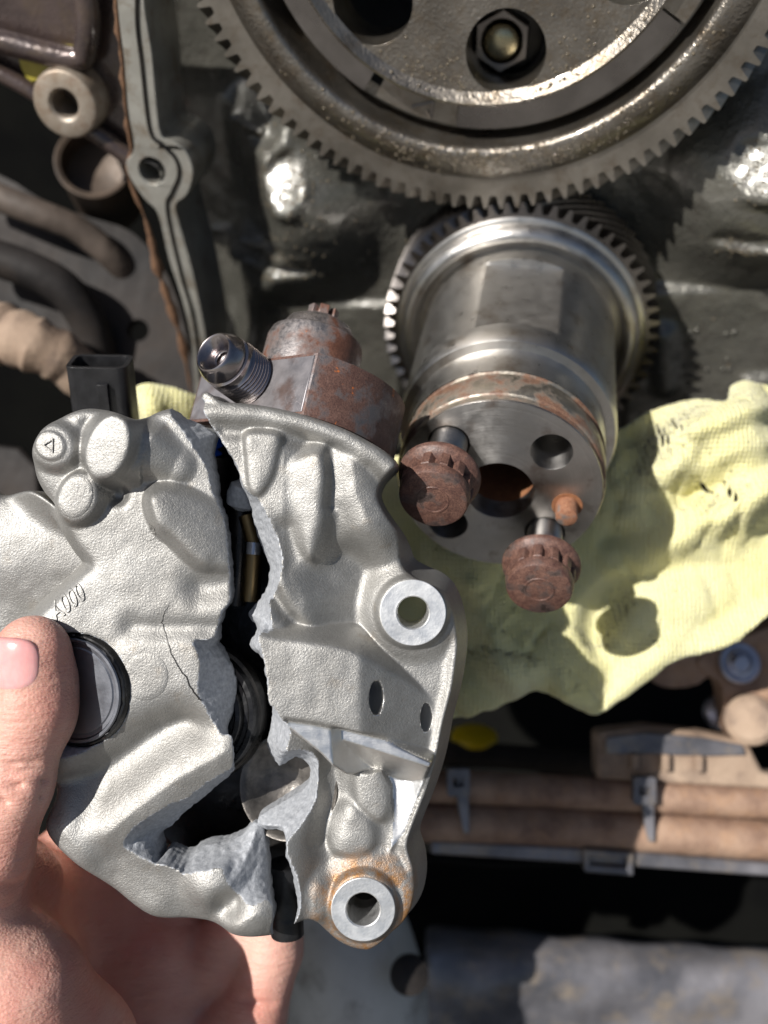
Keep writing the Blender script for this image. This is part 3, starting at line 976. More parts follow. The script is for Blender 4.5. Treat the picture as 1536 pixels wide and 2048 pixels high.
# ---- the steel head on top
HAX = np.array([.20, .94, -.24]); HAX /= np.linalg.norm(HAX)
hf = np.array([0, 0, 1.]) - HAX[2] * HAX; hf /= np.linalg.norm(hf)
hx = np.cross(HAX, hf)                                    # to the right
if hx[0] < 0: hx = -hx
R0 = 32.5
C0 = P(600, 842, 1.0) - R0 * hf
C0 = C0 + hx * -4.6 + HAX * 2.2
out = []
for i in range(120):
    q = 2 * math.pi * i / 120
    x, f = R0 * math.sin(q), R0 * math.cos(q)
    n1 = (-math.sin(math.radians(40)), math.cos(math.radians(40)))
    d = x * n1[0] + f * n1[1]
    lim = R0 * .665
    if d > lim:
        x -= (d - lim) * n1[0]; f -= (d - lim) * n1[1]
    out.append((x, f))
hd = MB().plate(out, [], (C0, hx, hf, np.cross(hx, hf)), 0, 1)
sgn = 1 if np.cross(hx, hf) @ HAX > 0 else -1
hd = MB(); hd.plate(out, [], (C0, hx, hf, np.cross(hx, hf)), min(0, sgn * 19.0), max(0, sgn * 19.0))
head = hd.build('pump_head', HEADSTEEL, pump, smooth=30, bevel=.7)
head['label'] = 'rust speckled round steel pump head'
# grey milled flat on the left of the head
n1 = (-math.sin(math.radians(40)), math.cos(math.radians(40)))
flat_n = hx * n1[0] + hf * n1[1]; flat_t = np.cross(HAX, flat_n); flat_t /= np.linalg.norm(flat_t)
if flat_t[0] < 0: flat_t = -flat_t
hw = R0 * math.sqrt(1 - .665 ** 2)
fc = C0 + flat_n * (R0 * .665)
fl = MB().plate([(-hw + .5, .8), (hw - .4, .8), (hw - .4, 18.2), (-hw + .5, 18.2)], [], (fc, flat_t, HAX, flat_n), -1.2, .12)
fl.build('milled_flat', HEADGREY, head, smooth=30, bevel=.3)
# threaded outlet
fax = flat_n * .93 + np.array([-.02, .10, .25]); fax /= np.linalg.norm(fax)
base = fc + HAX * 12.5 + flat_t * -.5 - fax * 7.0
prof = [(-4, 10.4), (0, 9.8), (1.0, 9.0), (2.2, 8.6), (3.0, 8.4), (4.0, 8.2)]
t = 4.0
while t < 15.6:
    prof += [(t + .15, 7.7), (t + .5, 8.3), (t + .7, 8.3), (t + 1.15, 7.7)]
    t += 1.25
prof += [(16.8, 7.4), (17.6, 7.3), (17.9, 8.0), (19.0, 8.0), (19.5, 7.2), (19.9, 7.2), (20.3, 7.8), (21.4, 7.8), (24.0, 6.6), (24.7, 6.2), (25.0, 5.7), (24.7, 5.1), (21.0, 3.1), (20.4, 2.9), (20.2, 2.5), (19.0, 2.4), (18.8, 1.7), (12, 1.6)]
fit = MB().lathe(prof, base, fax, n=64, cap0=True, cap1=True).build('threaded_outlet', FITTING, pump, smooth=50)
fit['label'] = 'dark threaded steel outlet fitting with conical seat'
# valve dome on top of the head
dc = C0 + HAX * 27.0 + hx * 0.5 + hf * 2
dome = MB().lathe([(-10, 15.6), (6.0, 15.3), (8.2, 14.6), (9.0, 13.4), (9.4, 12.2), (11.2, 11.4), (13.2, 10.2), (14.3, 8.2), (14.6, 6.5)], dc, HAX, n=64).build('valve_cap', CAPRUST, pump)
nut = MB()
nut.lathe([(14.4, 6.4), (15.4, 6.2), (15.6, 5.4)], dc, HAX, n=32)
for k in range(6):
    q = k * math.pi / 3 + .4
    cc = dc + HAX * 17 + hx * 3.9 * math.cos(q) + hf * 3.9 * math.sin(q)
    d1_ = hx * math.cos(q) + hf * math.sin(q); d2_ = np.cross(HAX, d1_)
    nut.box(cc, (d1_, d2_, HAX), (1.0, 1.5, 1.9))
nut.lathe([(15, 3.4), (18, 3.3), (18.4, 2.6)], dc, HAX, n=24)
nut.build('castle_nut', CAPRUST, dome, smooth=30, bevel=.2)

# ---- electrical connector
cax = np.array([.02, .88, .47]); cax /= np.linalg.norm(cax)
ca, ce, cu_ = frame(cax)
def rrect(w_, h_, r, n=6):
    o = []
    for (sx, sy, a0) in ((1, 1, 0), (-1, 1, 90), (-1, -1, 180), (1, -1, 270)):
        for i in range(n + 1):
            q = math.radians(a0 + 90 * i / n)
            o.append((sx * (w_ - r) + r * math.cos(q), sy * (h_ - r) + r * math.sin(q)))
    return o
co_ = P(200, 722, -36)
conn = MB()
conn.plate(rrect(9.6, 6.4, 3.0), [rrect(8.2, 5.0, 2.2)], (co_, ce, cu_, ca), -26, 0)
conn.plate(rrect(8.6, 5.4, 2.4), [], (co_, ce, cu_, ca), -26, -11)
conn.box(co_ - ca * 14 - cu_ * 6.8 + ce * 2, (ce, cu_, ca), (1.6, 1.4, 9))
cn = conn.build('connector', PLASTIC, pump, smooth=35, bevel=.4)
cn['label'] = 'hollow black plastic electrical connector'
for dx in (-3, 3):
    MB().box(co_ - ca * 8 + ce * dx, (ce, cu_, ca), (.9, .3, 4)).build('contact_pin', SPOT, cn, smooth=0)

# ================================================================== GEARS
GEAROIL = simple('oily_gear_steel', (.17, .15, .125, 1), (.28, .255, .22, 1), .05, .9, (.26, .42), [(.3, .22), (.9, .36)], c3=(.19, .14, .085, 1), coat=.5)
GEARFACE = simple('brown_grey_gear_face', (.22, .20, .17, 1), (.34, .31, .27, 1), .05, .9, (.30, .44), [(.3, .08), (.9, .05)], c3=(.17, .13, .09, 1), coat=.3)
GEARSTEP = simple('smooth_oiled_step', (.17, .155, .145, 1), (.27, .25, .235, 1), .04, 1, (.24, .34), [(.2, .02)])
HUBSTEEL = steel_material('polished_hub_steel', (.62, .60, .57, 1), (.26, .38), stain=(.30, .25, .20, 1), dents=.015)
HUBFACE = steel_material('turned_hub_face', (.60, .58, .56, 1), (.30, .42), stain=(.22, .17, .14, 1), dents=.02)
def aniso(m, amt, rot=0.0):
    nt = m.node_tree; bs = nt.nodes['Principled BSDF']
    tg = nt.nodes.new('ShaderNodeTangent'); tg.direction_type = 'RADIAL'; tg.axis = 'Z'
    nt.links.new(tg.outputs[0], bs.inputs['Tangent'])
    bs.inputs['Anisotropic'].default_value = amt
    bs.inputs['Anisotropic Rotation'].default_value = rot


def turned(m, radial, amt):
    nt = m.node_tree; bs = nt.nodes['Principled BSDF']
    co = nt.nodes['Mapping'].outputs[0]
    sx = nt.nodes.new('ShaderNodeSeparateXYZ'); nt.links.new(co, sx.inputs[0])
    if radial:
        ln = nt.nodes.new('ShaderNodeVectorMath'); ln.operation = 'LENGTH'
        cb = nt.nodes.new('ShaderNodeCombineXYZ'); nt.links.new(sx.outputs[0], cb.inputs[0]); nt.links.new(sx.outputs[1], cb.inputs[1])
        nt.links.new(cb.outputs[0], ln.inputs[0]); v = ln.outputs['Value']
    else: v = sx.outputs[2]
    n = nt.nodes.new('ShaderNodeTexNoise'); n.noise_dimensions = '1D'
    n.inputs['Scale'].default_value = 1.1; n.inputs['Detail'].default_value = 5; n.inputs['Roughness'].default_value = .8
    nt.links.new(v, n.inputs['W'])
    b = nt.nodes.new('ShaderNodeBump'); b.inputs['Distance'].default_value = amt * .001
    nt.links.new(n.outputs['Fac'], b.inputs['Height'])
    old = bs.inputs['Normal'].links[0].from_socket
    nt.links.new(old, b.inputs['Normal']); nt.links.new(b.outputs[0], bs.inputs['Normal'])


turned(HUBFACE, True, .10); turned(HUBSTEEL, False, .10)
aniso(HUBFACE, .8, .25); aniso(HUBSTEEL, .6, .25)
HUBRUST = rust_material('rust_banded_steel', (.15, .075, .048, 1), (.29, .175, .115, 1), orange=.0, steel=(.40, .36, .30, 1), steel_amt=.50, scale=.10, rough=(.35, .55))
BORERUST = rust_material('rusty_bore', (.26, .10, .045, 1), (.42, .20, .09, 1), scale=.12)
BOLTRUST = rust_material('brown_rusted_bolt', (.085, .040, .032, 1), (.235, .125, .09, 1), steel=(.20, .15, .135, 1), steel_amt=.60, scale=.16, rough=(.38, .62))
BOLTSTEEL = steel_material('grey_bolt_shank', (.42, .40, .38, 1), (.28, .4))


def toothed(mb, n, rroot, rtip, rin, t0, t1, cen, helix=.0, layers=5, phase=0.0, chamfer=.5):
    """helical toothed rim: front at t1, back at t0, open ring down to rin"""
    per = [(-.50, 0), (-.34, 0), (-.27, .12), (-.12, .90), (-.07, 1), (.07, 1), (.12, .90), (.27, .12), (.34, 0)]
    per = per[:]
    m = n * len(per)
    V = []; F = []
    ts = [t1 - (t1 - t0) * k / (layers - 1) for k in range(layers)]
    for k, t in enumerate(ts):
        tw = helix * (t1 - t)
        for i in range(n):
            for (s_, h_) in per:
                q = 2 * math.pi * (i + s_ + .5) / n + phase + tw
                r = rroot + (rtip - rroot) * h_
                V.append(EP(cen[0] + r * math.cos(q), cen[1] + r * math.sin(q), t))
    for k in range(layers - 1):
        for i in range(m):
            j = (i + 1) % m
            F.append([k * m + i, (k + 1) * m + i, (k + 1) * m + j, k * m + j])
    b = len(V)
    for t in (t1, t0):
        for i in range(m):
            q = math.atan2(*(reversed([0, 0])))
            ii, (s_, h_) = i // len(per), per[i % len(per)]
            q = 2 * math.pi * (ii + s_ + .5) / n + phase + helix * (t1 - t)
            V.append(EP(cen[0] + rin * math.cos(q), cen[1] + rin * math.sin(q), t))
    for i in range(m):
        j = (i + 1) % m
        F.append([i, j, b + j, b + i])
        F.append([(layers - 1) * m + j, (layers - 1) * m + i, b + m + i, b + m + j])
        F.append([b + i, b + j, b + m + j, b + m + i])
    mb.add(V, F)


BIGC = (-22.65, 157.6)
big = thing('timing_gear', EP(*BIGC, 0), 'large oily steel timing gear with round web holes, at the top', 'gear')
mb = MB(); toothed(mb, 112, 101.3, 106.0, 93.5, -24, 0, BIGC, helix=.010, phase=-math.pi / 2 + math.pi / 112)
mb.build('toothed_rim', GEARFACE, big, smooth=32)
bc = EP(*BIGC, 0)
# rounded bead, sunken channel and step, turned in one piece
MB().lathe([(-10, 94.2), (-.4, 94.2), (.4, 94.0), (2.2, 91.6), (3.6, 88.8), (4.2, 86.6), (4.2, 84.2), (3.4, 83.0), (1.0, 82.4), (-10.0, 81.8), (-12, 80.6), (-12.2, 76.4)], bc, AX, E1, n=256, cap0=False, cap1=False).build('bead_ring', GEAROIL, big, smooth=50)


def arc_plate(r0, r1, a0, a1, t0, t1, name, mat, parent, n=60, bevel=.4):
    pts = [(r1 * math.cos(math.radians(a0 + (a1 - a0) * i / n)), r1 * math.sin(math.radians(a0 + (a1 - a0) * i / n))) for i in range(n + 1)]
    pts += [(r0 * math.cos(math.radians(a1 - (a1 - a0) * i / n)), r0 * math.sin(math.radians(a1 - (a1 - a0) * i / n))) for i in range(n + 1)]
    return MB().plate(pts, [], (bc, E1, EU, AX), t0, t1).build(name, mat, parent, smooth=30, bevel=bevel)


def ang(px, py, t=0):
    p = pe2(px, py, t); return math.degrees(math.atan2(p[1] - BIGC[1], p[0] - BIGC[0])), math.hypot(p[0] - BIGC[0], p[1] - BIGC[1])


a_l = ang(912, 250)[0]; a_r = ang(1372, 60)[0]; a_ll = ang(752, 190)[0]
arc_plate(68.8, 77.5, a_l, a_r, -14, -2.4, 'raised_sector', GEARSTEP, big)
arc_plate(67.5, 77.5, a_r + 1.0, a_r + 60, -14, .4, 'raised_sector', GEARFACE, big)
arc_plate(67.5, 77.5, a_ll, a_l - .3, -14, -4.6, 'flat_sector', GEARFACE, big)
arc_plate(67.5, 77.5, a_ll - 70, a_ll - 3.4, -14, -2.4, 'raised_sector', GEARSTEP, big)
# web with round holes
holes = []
for k in range(3):
    q = math.radians(-79.4 + 55 * (k - 1) if k < 3 else 100 + (k - 3) * 60)
    holes.append(circle2((51.5 * math.cos(q), 51.5 * math.sin(q)), 13.6, 44))
MB().plate(circle2((0, 0), 68.2, 160), holes, (bc, E1, EU, AX), -24, 1.2).build('web', GEAROIL, big, smooth=30, bevel=2.4)
MB().lathe([(1.0, 63.8), (1.7, 64.8), (3.2, 66.4), (4.0, 67.3), (3.6, 68.2), (1.0, 68.6), (-13, 68.6)], bc, AX, E1, n=200, cap0=False, cap1=False).build('web_rim', GEAROIL, big, smooth=50)
# oil slot between channel and step
sl = [PE(728, 236, -4.6), PE(780, 268, -4.6), PE(860, 288, -4.6)]
MB().tube(spline([np.array(p) for p in sl], 5, False), 3.0, n=12).build('oil_slot', OILBLACK, big)
mk = MB()
for A_, B_ in (((824, 213), (868, 203)), ((868, 203), (861, 236)), ((861, 236), (855, 220))):
    mk.tube([PE(*A_, -4.4), PE(*B_, -4.4)], .55, n=8)
mk.build('stamped_mark', GEARSTEP, big)

# bolt behind the web hole
bh = thing('socket_bolt', PE(1004, 80, -22), 'dark bolt with amber oily tip, seen through the gear web hole', 'bolt')
o_ = PE(1004, 82, -22)
hexo = [(12.5 * math.cos(q), 12.5 * math.sin(q)) for q in [2 * math.pi * i / 40 for i in range(40)]]
MB().lathe([(-24, 15), (-8, 15), (-6.4, 14), (-6, 12)], o_, AX, E1, n=48).build('washer', DARKMETAL, bh)
MB().plate([(10.6 * math.cos(q), 10.6 * math.sin(q)) for q in [math.pi / 3 * i + math.pi / 6 for i in range(6)]], [circle2((0, 0), 7.4, 32)], (o_, E1, EU, AX), -8, 1).build('hex_head', GEARSTEP, bh, smooth=30, bevel=.6)
MB().lathe([(-8, 6.6), (0, 6.6), (2.2, 6.0), (3.2, 4.6), (3.4, .5)], o_, AX, E1, n=40).build('amber_tip', steel_material('amber_oily_steel', (.46, .42, .28, 1), (.2, .34)), bh)

# driven gear and hub
hub = thing('pump_drive_gear', GEARC, 'small polished drive gear with a long stepped hub, below the timing gear', 'gear', basis=(E1, EU, AX))
mb = MB(); toothed(mb, 57, 50.9, 55.2, 40, -24, 0, (0, 0), helix=-.0195, phase=math.pi / 2)
mb.build('toothed_rim', GEARSTEP, hub, smooth=32)
MB().lathe([(-2, 49.6), (.4, 49.6), (.8, 48.9), (1.0, 47.6), (3.0, 47.3), (5.2, 46.6), (6.6, 45.0), (6.8, 43.4), (5.6, 42.0), (1.5, 41.2), (.5, 40), (.5, 37)], GEARC, AX, E1, n=200, cap0=False, cap1=False).build('lip_ring', HUBSTEEL, hub, smooth=50)


def keyflat(k, t, r, x, y):
    if 11 < t < 61.5 and y > 34.9 and abs(x) < 16: y = 34.9
    return x, y


hp = [(0, 37.4), (2, 37.8), (10.9, 37.8), (11.1, 37.8), (30, 37.8), (61.4, 37.8), (61.6, 37.8), (63.5, 37.9), (64.2, 38.0), (71, 38.0), (72.6, 37.2), (72.8, 34.3), (74, 34.0), (86, 34.0)]
MB().lathe(hp, GEARC, AX, E1, n=240, cap0=False, cap1=False, shape=keyflat).build('hub_sleeve', HUBSTEEL, hub, smooth=28)
MB().lathe([(85.5, 34.0), (86.2, 32.9), (88.4, 32.9), (88.9, 33.8), (90, 34.0), (HUBL - 3.4, 34.0), (HUBL - 2.9, 33.6), (HUBL - 2.7, 33.2), (HUBL - .4, 32.8)], GEARC, AX, E1, n=160, cap0=False, cap1=False).build('rust_band', HUBRUST, hub, smooth=40)
hs = 22.0
hpos = [(15.3, 15.8), (-17.0, 15.6), (-16.0, -17.2), (16.4, -16.9)]
FR = (FRONT, E1, EU, AX)
MB().plate(circle2((0, 0), 32.9, 140), [circle2(p, 6.7, 44) for p in hpos] + [circle2((0.2, -1.5), 11.2, 60)], FR, -9, 0).build('hub_face', HUBFACE, hub, smooth=30, bevel=.5)
MB().lathe([(-60, 11.3), (-.6, 11.3), (-.3, 11.25)], FRONT + E1 * .2 - EU * 1.5, AX, E1, n=60, cap1=False, cap0=True).build('rusty_bore', BORERUST, hub)
for p in hpos:
    MB().lathe([(-40, 6.75), (-.7, 6.75)], FRONT + E1 * p[0] + EU * p[1], AX, E1, n=44, cap1=False).build('bolt_hole', HUBSTEEL, hub)
MB().lathe([(-3, 3.6), (5.5, 3.6), (6.3, 3.4), (6.5, 3.1)], FRONT + E1 * 22.4 - EU * 4.6, AX, E1, n=36).build('dowel_pin', rust_material('rusty_pin', (.30, .12, .06, 1), (.42, .22, .13, 1), steel=(.3, .28, .26, 1), steel_amt=.62, scale=.2), hub)
MB().lathe([(-.2, 5.2), (.05, 5.0), (.05, 3.5)], FRONT + E1 * 22.4 - EU * 4.6, AX, E1, n=36, cap0=False, cap1=False).build('rust_stain', BORERUST, hub)


def flange_bolt(pos, tip_px, label, name='flange_bolt', twist=0.0):
    base = FRONT + E1 * pos[0] + EU * pos[1]
    # how far the head stands off the face, and a slight lean, from where it shows
    best = None
    for t in np.arange(8, 45, .25):
        p = base + AX * t
        k = D / (D - p[2]); q = np.array([768 + p[0] * k / S, 1024 - p[1] * k / S])
        e = np.hypot(*(q - np.array(tip_px)))
        if best is None or e < best[0]: best = (e, t)
    t = best[1]
    tip = P(*tip_px, (base + AX * t)[2])
    ax = tip - base; L = np.linalg.norm(ax); ax /= L
    r = thing(name, base, label, 'bolt', 'flange bolts standing in the hub face')
    hl = 12.5
    prof = [(-20, 5.6)]
    s = -19.0
    while s < L - hl - 7.0:
        prof += [(s, 5.55), (s + .5, 6.05), (s + .75, 6.05), (s + 1.2, 5.55)]; s += 1.4
    prof += [(L - hl - 5.2, 5.9), (L - hl - 5.0, 6.2), (L - hl, 6.2)]
    MB().lathe(prof, base, ax, E1, n=40, cap1=False).build('shank', BOLTSTEEL, r, smooth=50)
    MB().lathe([(L - hl - .1, 6), (L - hl, 12.0), (L - hl + .4, 12.6), (L - hl + 1.4, 12.6), (L - hl + 2.1, 12.2), (L - hl + 4.0, 10.0), (L - hl + 4.4, 8)], base, ax, E1, n=72).build('flange', BOLTRUST, r, smooth=40)
    # twelve-point head
    def twelve(k, tt, rr, x, y):
        q = math.atan2(y, x) + twist
        m = (q / (math.pi / 6)) % 1.0
        tri_ = abs(m - .5) * 2                      # 1 at a point, 0 in a notch
        f = 1.0 if k >= 3 else .0
        kk = rr * (.84 + .16 * min(1, max(0, tri_ * 2.4 - .35))) if k < 3 else rr
        s_ = kk / max(1e-6, math.hypot(x, y))
        return x * s_, y * s_
    hd = MB().lathe([(L - hl + 2.0, 10.9), (L - 4.8, 10.9), (L - 4.2, 10.9), (L - 3.9, 10.6), (L - 3.2, 10.7), (L - 1.0, 10.4), (L - .3, 10.0), (L, 9.4)], base, ax, E1, n=144, shape=twelve)
    h = hd.build('twelve_point_head', BOLTRUST, r, smooth=28)
    MB().lathe([(L - .2, 5.0), (L + .18, 4.7), (L + .18, 4.2), (L - .2, 4.0)], base, ax, E1, n=48, cap0=False, cap1=False).build('stamped_ring', BOLTRUST, h, smooth=40)
    return r


flange_bolt(hpos[1], (866, 1000), 'rusty twelve point flange bolt in the hub, nearer the pump', twist=.2)
flange_bolt(hpos[3], (1078, 1180), 'rusty twelve point flange bolt hanging lowest, over the yellow cloth', twist=.35)

# ================================================================== ENGINE BLOCK BEHIND THE GEARS
BLOCKPAINT = simple('dark_oily_block_paint', (.085, .083, .070, 1), (.125, .120, .102, 1), .03, .35, (.22, .36), [(.12, .4), (.5, .40), (1.0, .30)], c3=(.06, .052, .045, 1), coat=.6)
BLOCKPAINT.node_tree.nodes['Principled BSDF'].inputs['Coat Roughness'].default_value = .17
TB = -30
def block_h(Pg, Qg):
    H = np.zeros(Pg.shape, np.float32)
    pp = lambda l: [pe2(a, b, TB) for a, b in l]
    b1 = spline(pp([(415, 235), (470, 195), (540, 210), (610, 270), (655, 350), (672, 440), (655, 505), (600, 540), (430, 548), (425, 510), (470, 440), (440, 330)]), 4)
    H = up(H, d_poly(Pg, Qg, b1) + 4, 17 - .05 * (Qg - pe2(560, 380, TB)[1]), .9, 8, 10)
    q1 = pe2(588, 352, TB)
    H = up(H, d_ell(Pg, Qg, pe2(600, 405, TB), 11, 10), 24, .76, 6, 8)  # mounds sloped to throw the sun back as wet highlights
    H = up(H, d_ell(Pg, Qg, pe2(490, 300, TB), 12, 8), 22, .76, 6, 8)
    H = up(H, d_line(Pg, Qg, pp([(440, 515), (510, 516), (560, 512)]))[0] - 2, 16, .76, 3, 4)
    H = up(H, d_line(Pg, Qg, pp([(420, 562), (520, 560), (600, 548), (665, 505)]))[0] - .5, 10, .80, 2, 3)
    H = down(H, d_poly(Pg, Qg, pp([(300, -60), (425, -60), (430, 120), (470, 180), (410, 230), (450, 470), (420, 530), (440, 640), (420, 760), (300, 760)])), -26, 1.6, 6, 3)
    H = up(H, d_poly(Pg, Qg, spline(pp([(1440, 330), (1500, 290), (1640, 300), (1640, 470), (1480, 478), (1450, 420)]), 4)) + 4, 18, .9, 8, 10)
    H = up(H, d_ell(Pg, Qg, pe2(1530, 370, TB), 12, 12), 26, .76, 6, 8)
    H = up(H, d_line(Pg, Qg, pp([(1470, 492), (1600, 490)]))[0] - 1, 10, .8, 3, 3)
    H = up(H, d_poly(Pg, Qg, pp([(560, 606), (800, 604), (800, 1000), (560, 1000)])), 3.0, 3, .6, .4)
    H = up(H, d_poly(Pg, Qg, pp([(1250, 575), (1700, 566), (1700, 1000), (1250, 1000)])), 4.0, 3, .6, .4)
    H = up(H, d_line(Pg, Qg, pp([(1492, 752), (1600, 748)]))[0] - 1.2, 8, 1.2, 2, 2)
    H = up(H, d_line(Pg, Qg, pp([(1325, 660), (1330, 760)]))[0] - 2.4, 9, 1.2, 2, 2)
    H = down(H, d_ell(Pg, Qg, BIGC, 72, 72), -90, 4, 3)
    # facets added and tilted to mirror the sun as wet glints
    for (cx_, cy_, rx_, ry_, rot_, mx_) in ((578, 358, 9.5, 11, 0, 1), (478, 256, 9, 3.2, -12, 1), (505, 498, 12, 2.6, 2, 1), (530, 537, 20, 2.0, 4, 1), (1515, 325, 9, 10, 20, 1), (1500, 474, 14, 3.0, 0, 1)):
        c_ = pe2(cx_, cy_, TB + 10)
        wp = PE(cx_, cy_, TB + 10); Vv = np.array([0, 0, D]) - wp; Vv = Vv / np.linalg.norm(Vv)
        hv = Vv + np.array(SUN_W); hv = hv / np.linalg.norm(hv)
        gx_, gy_ = -(hv @ E1) / (hv @ AX), -(hv @ EU) / (hv @ AX)
        i_ = int(np.argmin(abs(Pg[:, 0] - c_[0]))); j_ = int(np.argmin(abs(Qg[0] - c_[1])))
        dd = d_ell(Pg, Qg, c_, rx_, ry_, rot_) + .9 * vnoise(Pg, Qg, None, 4, 44)
        w_ = 1 / (1 + np.exp(np.clip(dd * 1.1, -30, 30)))
        H = H * (1 - w_) + (max(float(H[i_, j_]), 6.0) + gx_ * (Pg - c_[0]) + gy_ * (Qg - c_[1]) + .5 * vnoise(Pg, Qg, None, 3.0, 45)) * w_
    return H + .3 * vnoise(Pg, Qg, None, 24, 41) + .30 * vnoise(Pg, Qg, None, 7, 42) + .16 * vnoise(Pg, Qg, None, 3.2, 43)


pg = np.arange(pe2(352, 420, TB)[0], 190, 1.3); qg = np.arange(-80, 230, 1.3)
Pg, Qg = np.meshgrid(pg, qg, indexing='ij')
Hb = block_h(Pg, Qg)
Vb = GEARC + Pg[..., None] * E1 + Qg[..., None] * EU + (TB + Hb)[..., None] * AX
nq = len(qg); ii, jj = np.meshgrid(np.arange(len(pg) - 1), np.arange(nq - 1), indexing='ij')
a = (ii * nq + jj).ravel()
block = thing('engine_block', EP(0, 0, TB), 'dark oily painted engine block wall behind the gears', 'engine')
make('front_wall', Vb.reshape(-1, 3), np.stack([a, a + nq, a + nq + 1, a + 1], 1), BLOCKPAINT, block, smooth=180)
MB().box(EP(20, -16, TB - 46), (E1, EU, AX), (150, 56, 18)).build('block_core', BLOCKPAINT, block, smooth=0)
# raised casting marks on the right
for (x, y) in ((1380, 664), (1393, 660), (1383, 676), (1380, 690), (1386, 707), (1370, 734), (1382, 729), (1374, 752), (1386, 750), (1378, 770), (1374, 792), (1452, 667), (1468, 664), (1454, 719), (1446, 738), (1458, 739), (1414, 739)):
    o = PE(x, y, TB + 4)
    MB().lathe([(-.4, 1.0), (.5, .9), (.9, .55), (1.0, .1)], o, AX, E1, n=10).build('casting_mark', BLOCKPAINT, block)

# ---- beads of oil added to make the sun glints
OIL = simple('clear_oil_bead', (.10, .08, .05, 1), (.16, .13, .09, 1), .5, 0, (.06, .10), spec=1.0)
rngo = random.Random(11)


def droplets(pts, parent):
    mb = MB()
    for p, nrm, r in pts:
        mb.lathe([(-.1 * r, r), (.25 * r, .85 * r), (.45 * r, .5 * r), (.52 * r, .12 * r)], p, nrm, n=7, cap0=False)
    o = mb.build('oil_glint_drops', OIL, parent, smooth=180)
    o['kind'] = 'stuff'
    return o


pts = []
bprof = [(82.6, 3.2), (84.2, 4.2), (86.6, 4.2), (88.8, 3.6), (91.6, 2.2), (94, .4)]
for _ in range(420):
    a_ = math.radians(rngo.gauss(-82, 20)); r_ = rngo.uniform(83, 93.5)
    t_ = float(np.interp(r_, [b[0] for b in bprof], [b[1] for b in bprof]))
    sl = -(float(np.interp(r_ + .5, [b[0] for b in bprof], [b[1] for b in bprof])) - t_) * 2
    nn = AX + (E1 * math.cos(a_) + EU * math.sin(a_)) * sl
    pts.append((EP(BIGC[0] + r_ * math.cos(a_), BIGC[1] + r_ * math.sin(a_), t_), nn, rngo.choice([.3, .4, .5, .7])))
for _ in range(300):
    a_ = math.radians(rngo.gauss(-80, 24)); r_ = 66.6 - abs(rngo.gauss(0, 7))
    p2_ = (r_ * math.cos(a_), r_ * math.sin(a_))
    if any(math.hypot(p2_[0] - 51.5 * math.cos(math.radians(q)), p2_[1] - 51.5 * math.sin(math.radians(q))) < 15.5 for q in (-134.4, -79.4, -24.4)): continue
    pts.append((EP(BIGC[0] + p2_[0], BIGC[1] + p2_[1], 1.2 if r_ < 64.6 else 2.8), AX if r_ < 64.6 else AX - .7 * (E1 * math.cos(a_) + EU * math.sin(a_)), rngo.choice([.3, .4, .6])))
droplets(pts, big)
pts = []
for cx_, cy_, sx_, sy_, n_ in ((585, 360, 30, 26, 90), (480, 258, 30, 14, 60), (520, 505, 40, 8, 60), (540, 545, 60, 6, 60), (1515, 320, 26, 24, 60), (1490, 480, 30, 8, 40), (600, 440, 60, 60, 50), (1000, 500, 300, 180, 60)):
    for _ in range(n_):
        p_, q_ = pe2(rngo.gauss(cx_, sx_), rngo.gauss(cy_, sy_), TB + 10)
        i_ = int((p_ - pg[0]) / 1.3); j_ = int((q_ - qg[0]) / 1.3)
        if not (1 < i_ < len(pg) - 2 and 1 < j_ < len(qg) - 2): continue
        nn = AX - E1 * (Hb[i_ + 1, j_] - Hb[i_ - 1, j_]) / 2.6 - EU * (Hb[i_, j_ + 1] - Hb[i_, j_ - 1]) / 2.6
        pts.append((Vb[i_, j_], nn, rngo.choice([.35, .5, .7])))
droplets(pts, block)

# ---- cover flange of the gear case on the left
RAILMAT = simple('wiped_flange_face', (.27, .26, .23, 1), (.40, .39, .35, 1), .05, .55, (.38, .52), [(.4, .06)], c3=(.17, .12, .07, 1))
RUSTSEAL = rust_material('old_brown_sealant', (.10, .05, .028, 1), (.26, .14, .07, 1), scale=.2)
BROWNCAST = simple('oily_brown_cast_iron', (.040, .028, .027, 1), (.085, .060, .054, 1), .05, .35, (.22, .4), [(.15, .4), (.6, .2)], c3=(.10, .07, .045, 1), coat=.6)
rail = thing('gear_case_flange', PE(300, 330, 6), 'narrow grey gear case flange with a bolt hole, running down the left', 'engine flange')
TR = 6
pp = lambda l, t=TR: [pe2(a, b, t) for a, b in l]
outer = spline(pp([(232, -60), (262, -60), (290, -60), (288, 0), (296, 60), (304, 110), (312, 200), (322, 270), (350, 285), (376, 310), (386, 350), (374, 390), (352, 412), (362, 460), (382, 530), (398, 600), (414, 690), (420, 800), (392, 800), (384, 690), (364, 600), (338, 520), (316, 430), (290, 400), (262, 360), (252, 325), (268, 296), (256, 220), (248, 120), (238, 40)]), 4)
MB().plate(outer, [circle2(pe2(304, 342, TR), 5.2, 32)], ENG, -24, TR).build('flange_face', RAILMAT, rail, smooth=30, bevel=.8)
gr = [PE(a, b, TR + .1) for a, b in ((276, -60), (274, 40), (284, 130), (300, 260), (326, 290), (352, 318), (358, 350), (344, 386), (334, 410), (344, 470), (366, 560), (388, 640), (402, 760))]
MB().tube(spline(gr, 5, False), .8, n=8).build('sealing_groove', DARKMETAL, rail)
se = [PE(a, b, TR - 3) for a, b in ((228, -60), (234, 40), (244, 130), (252, 230), (262, 300), (256, 350), (284, 420), (300, 470), (316, 540), (344, 620), (368, 700), (384, 800))]
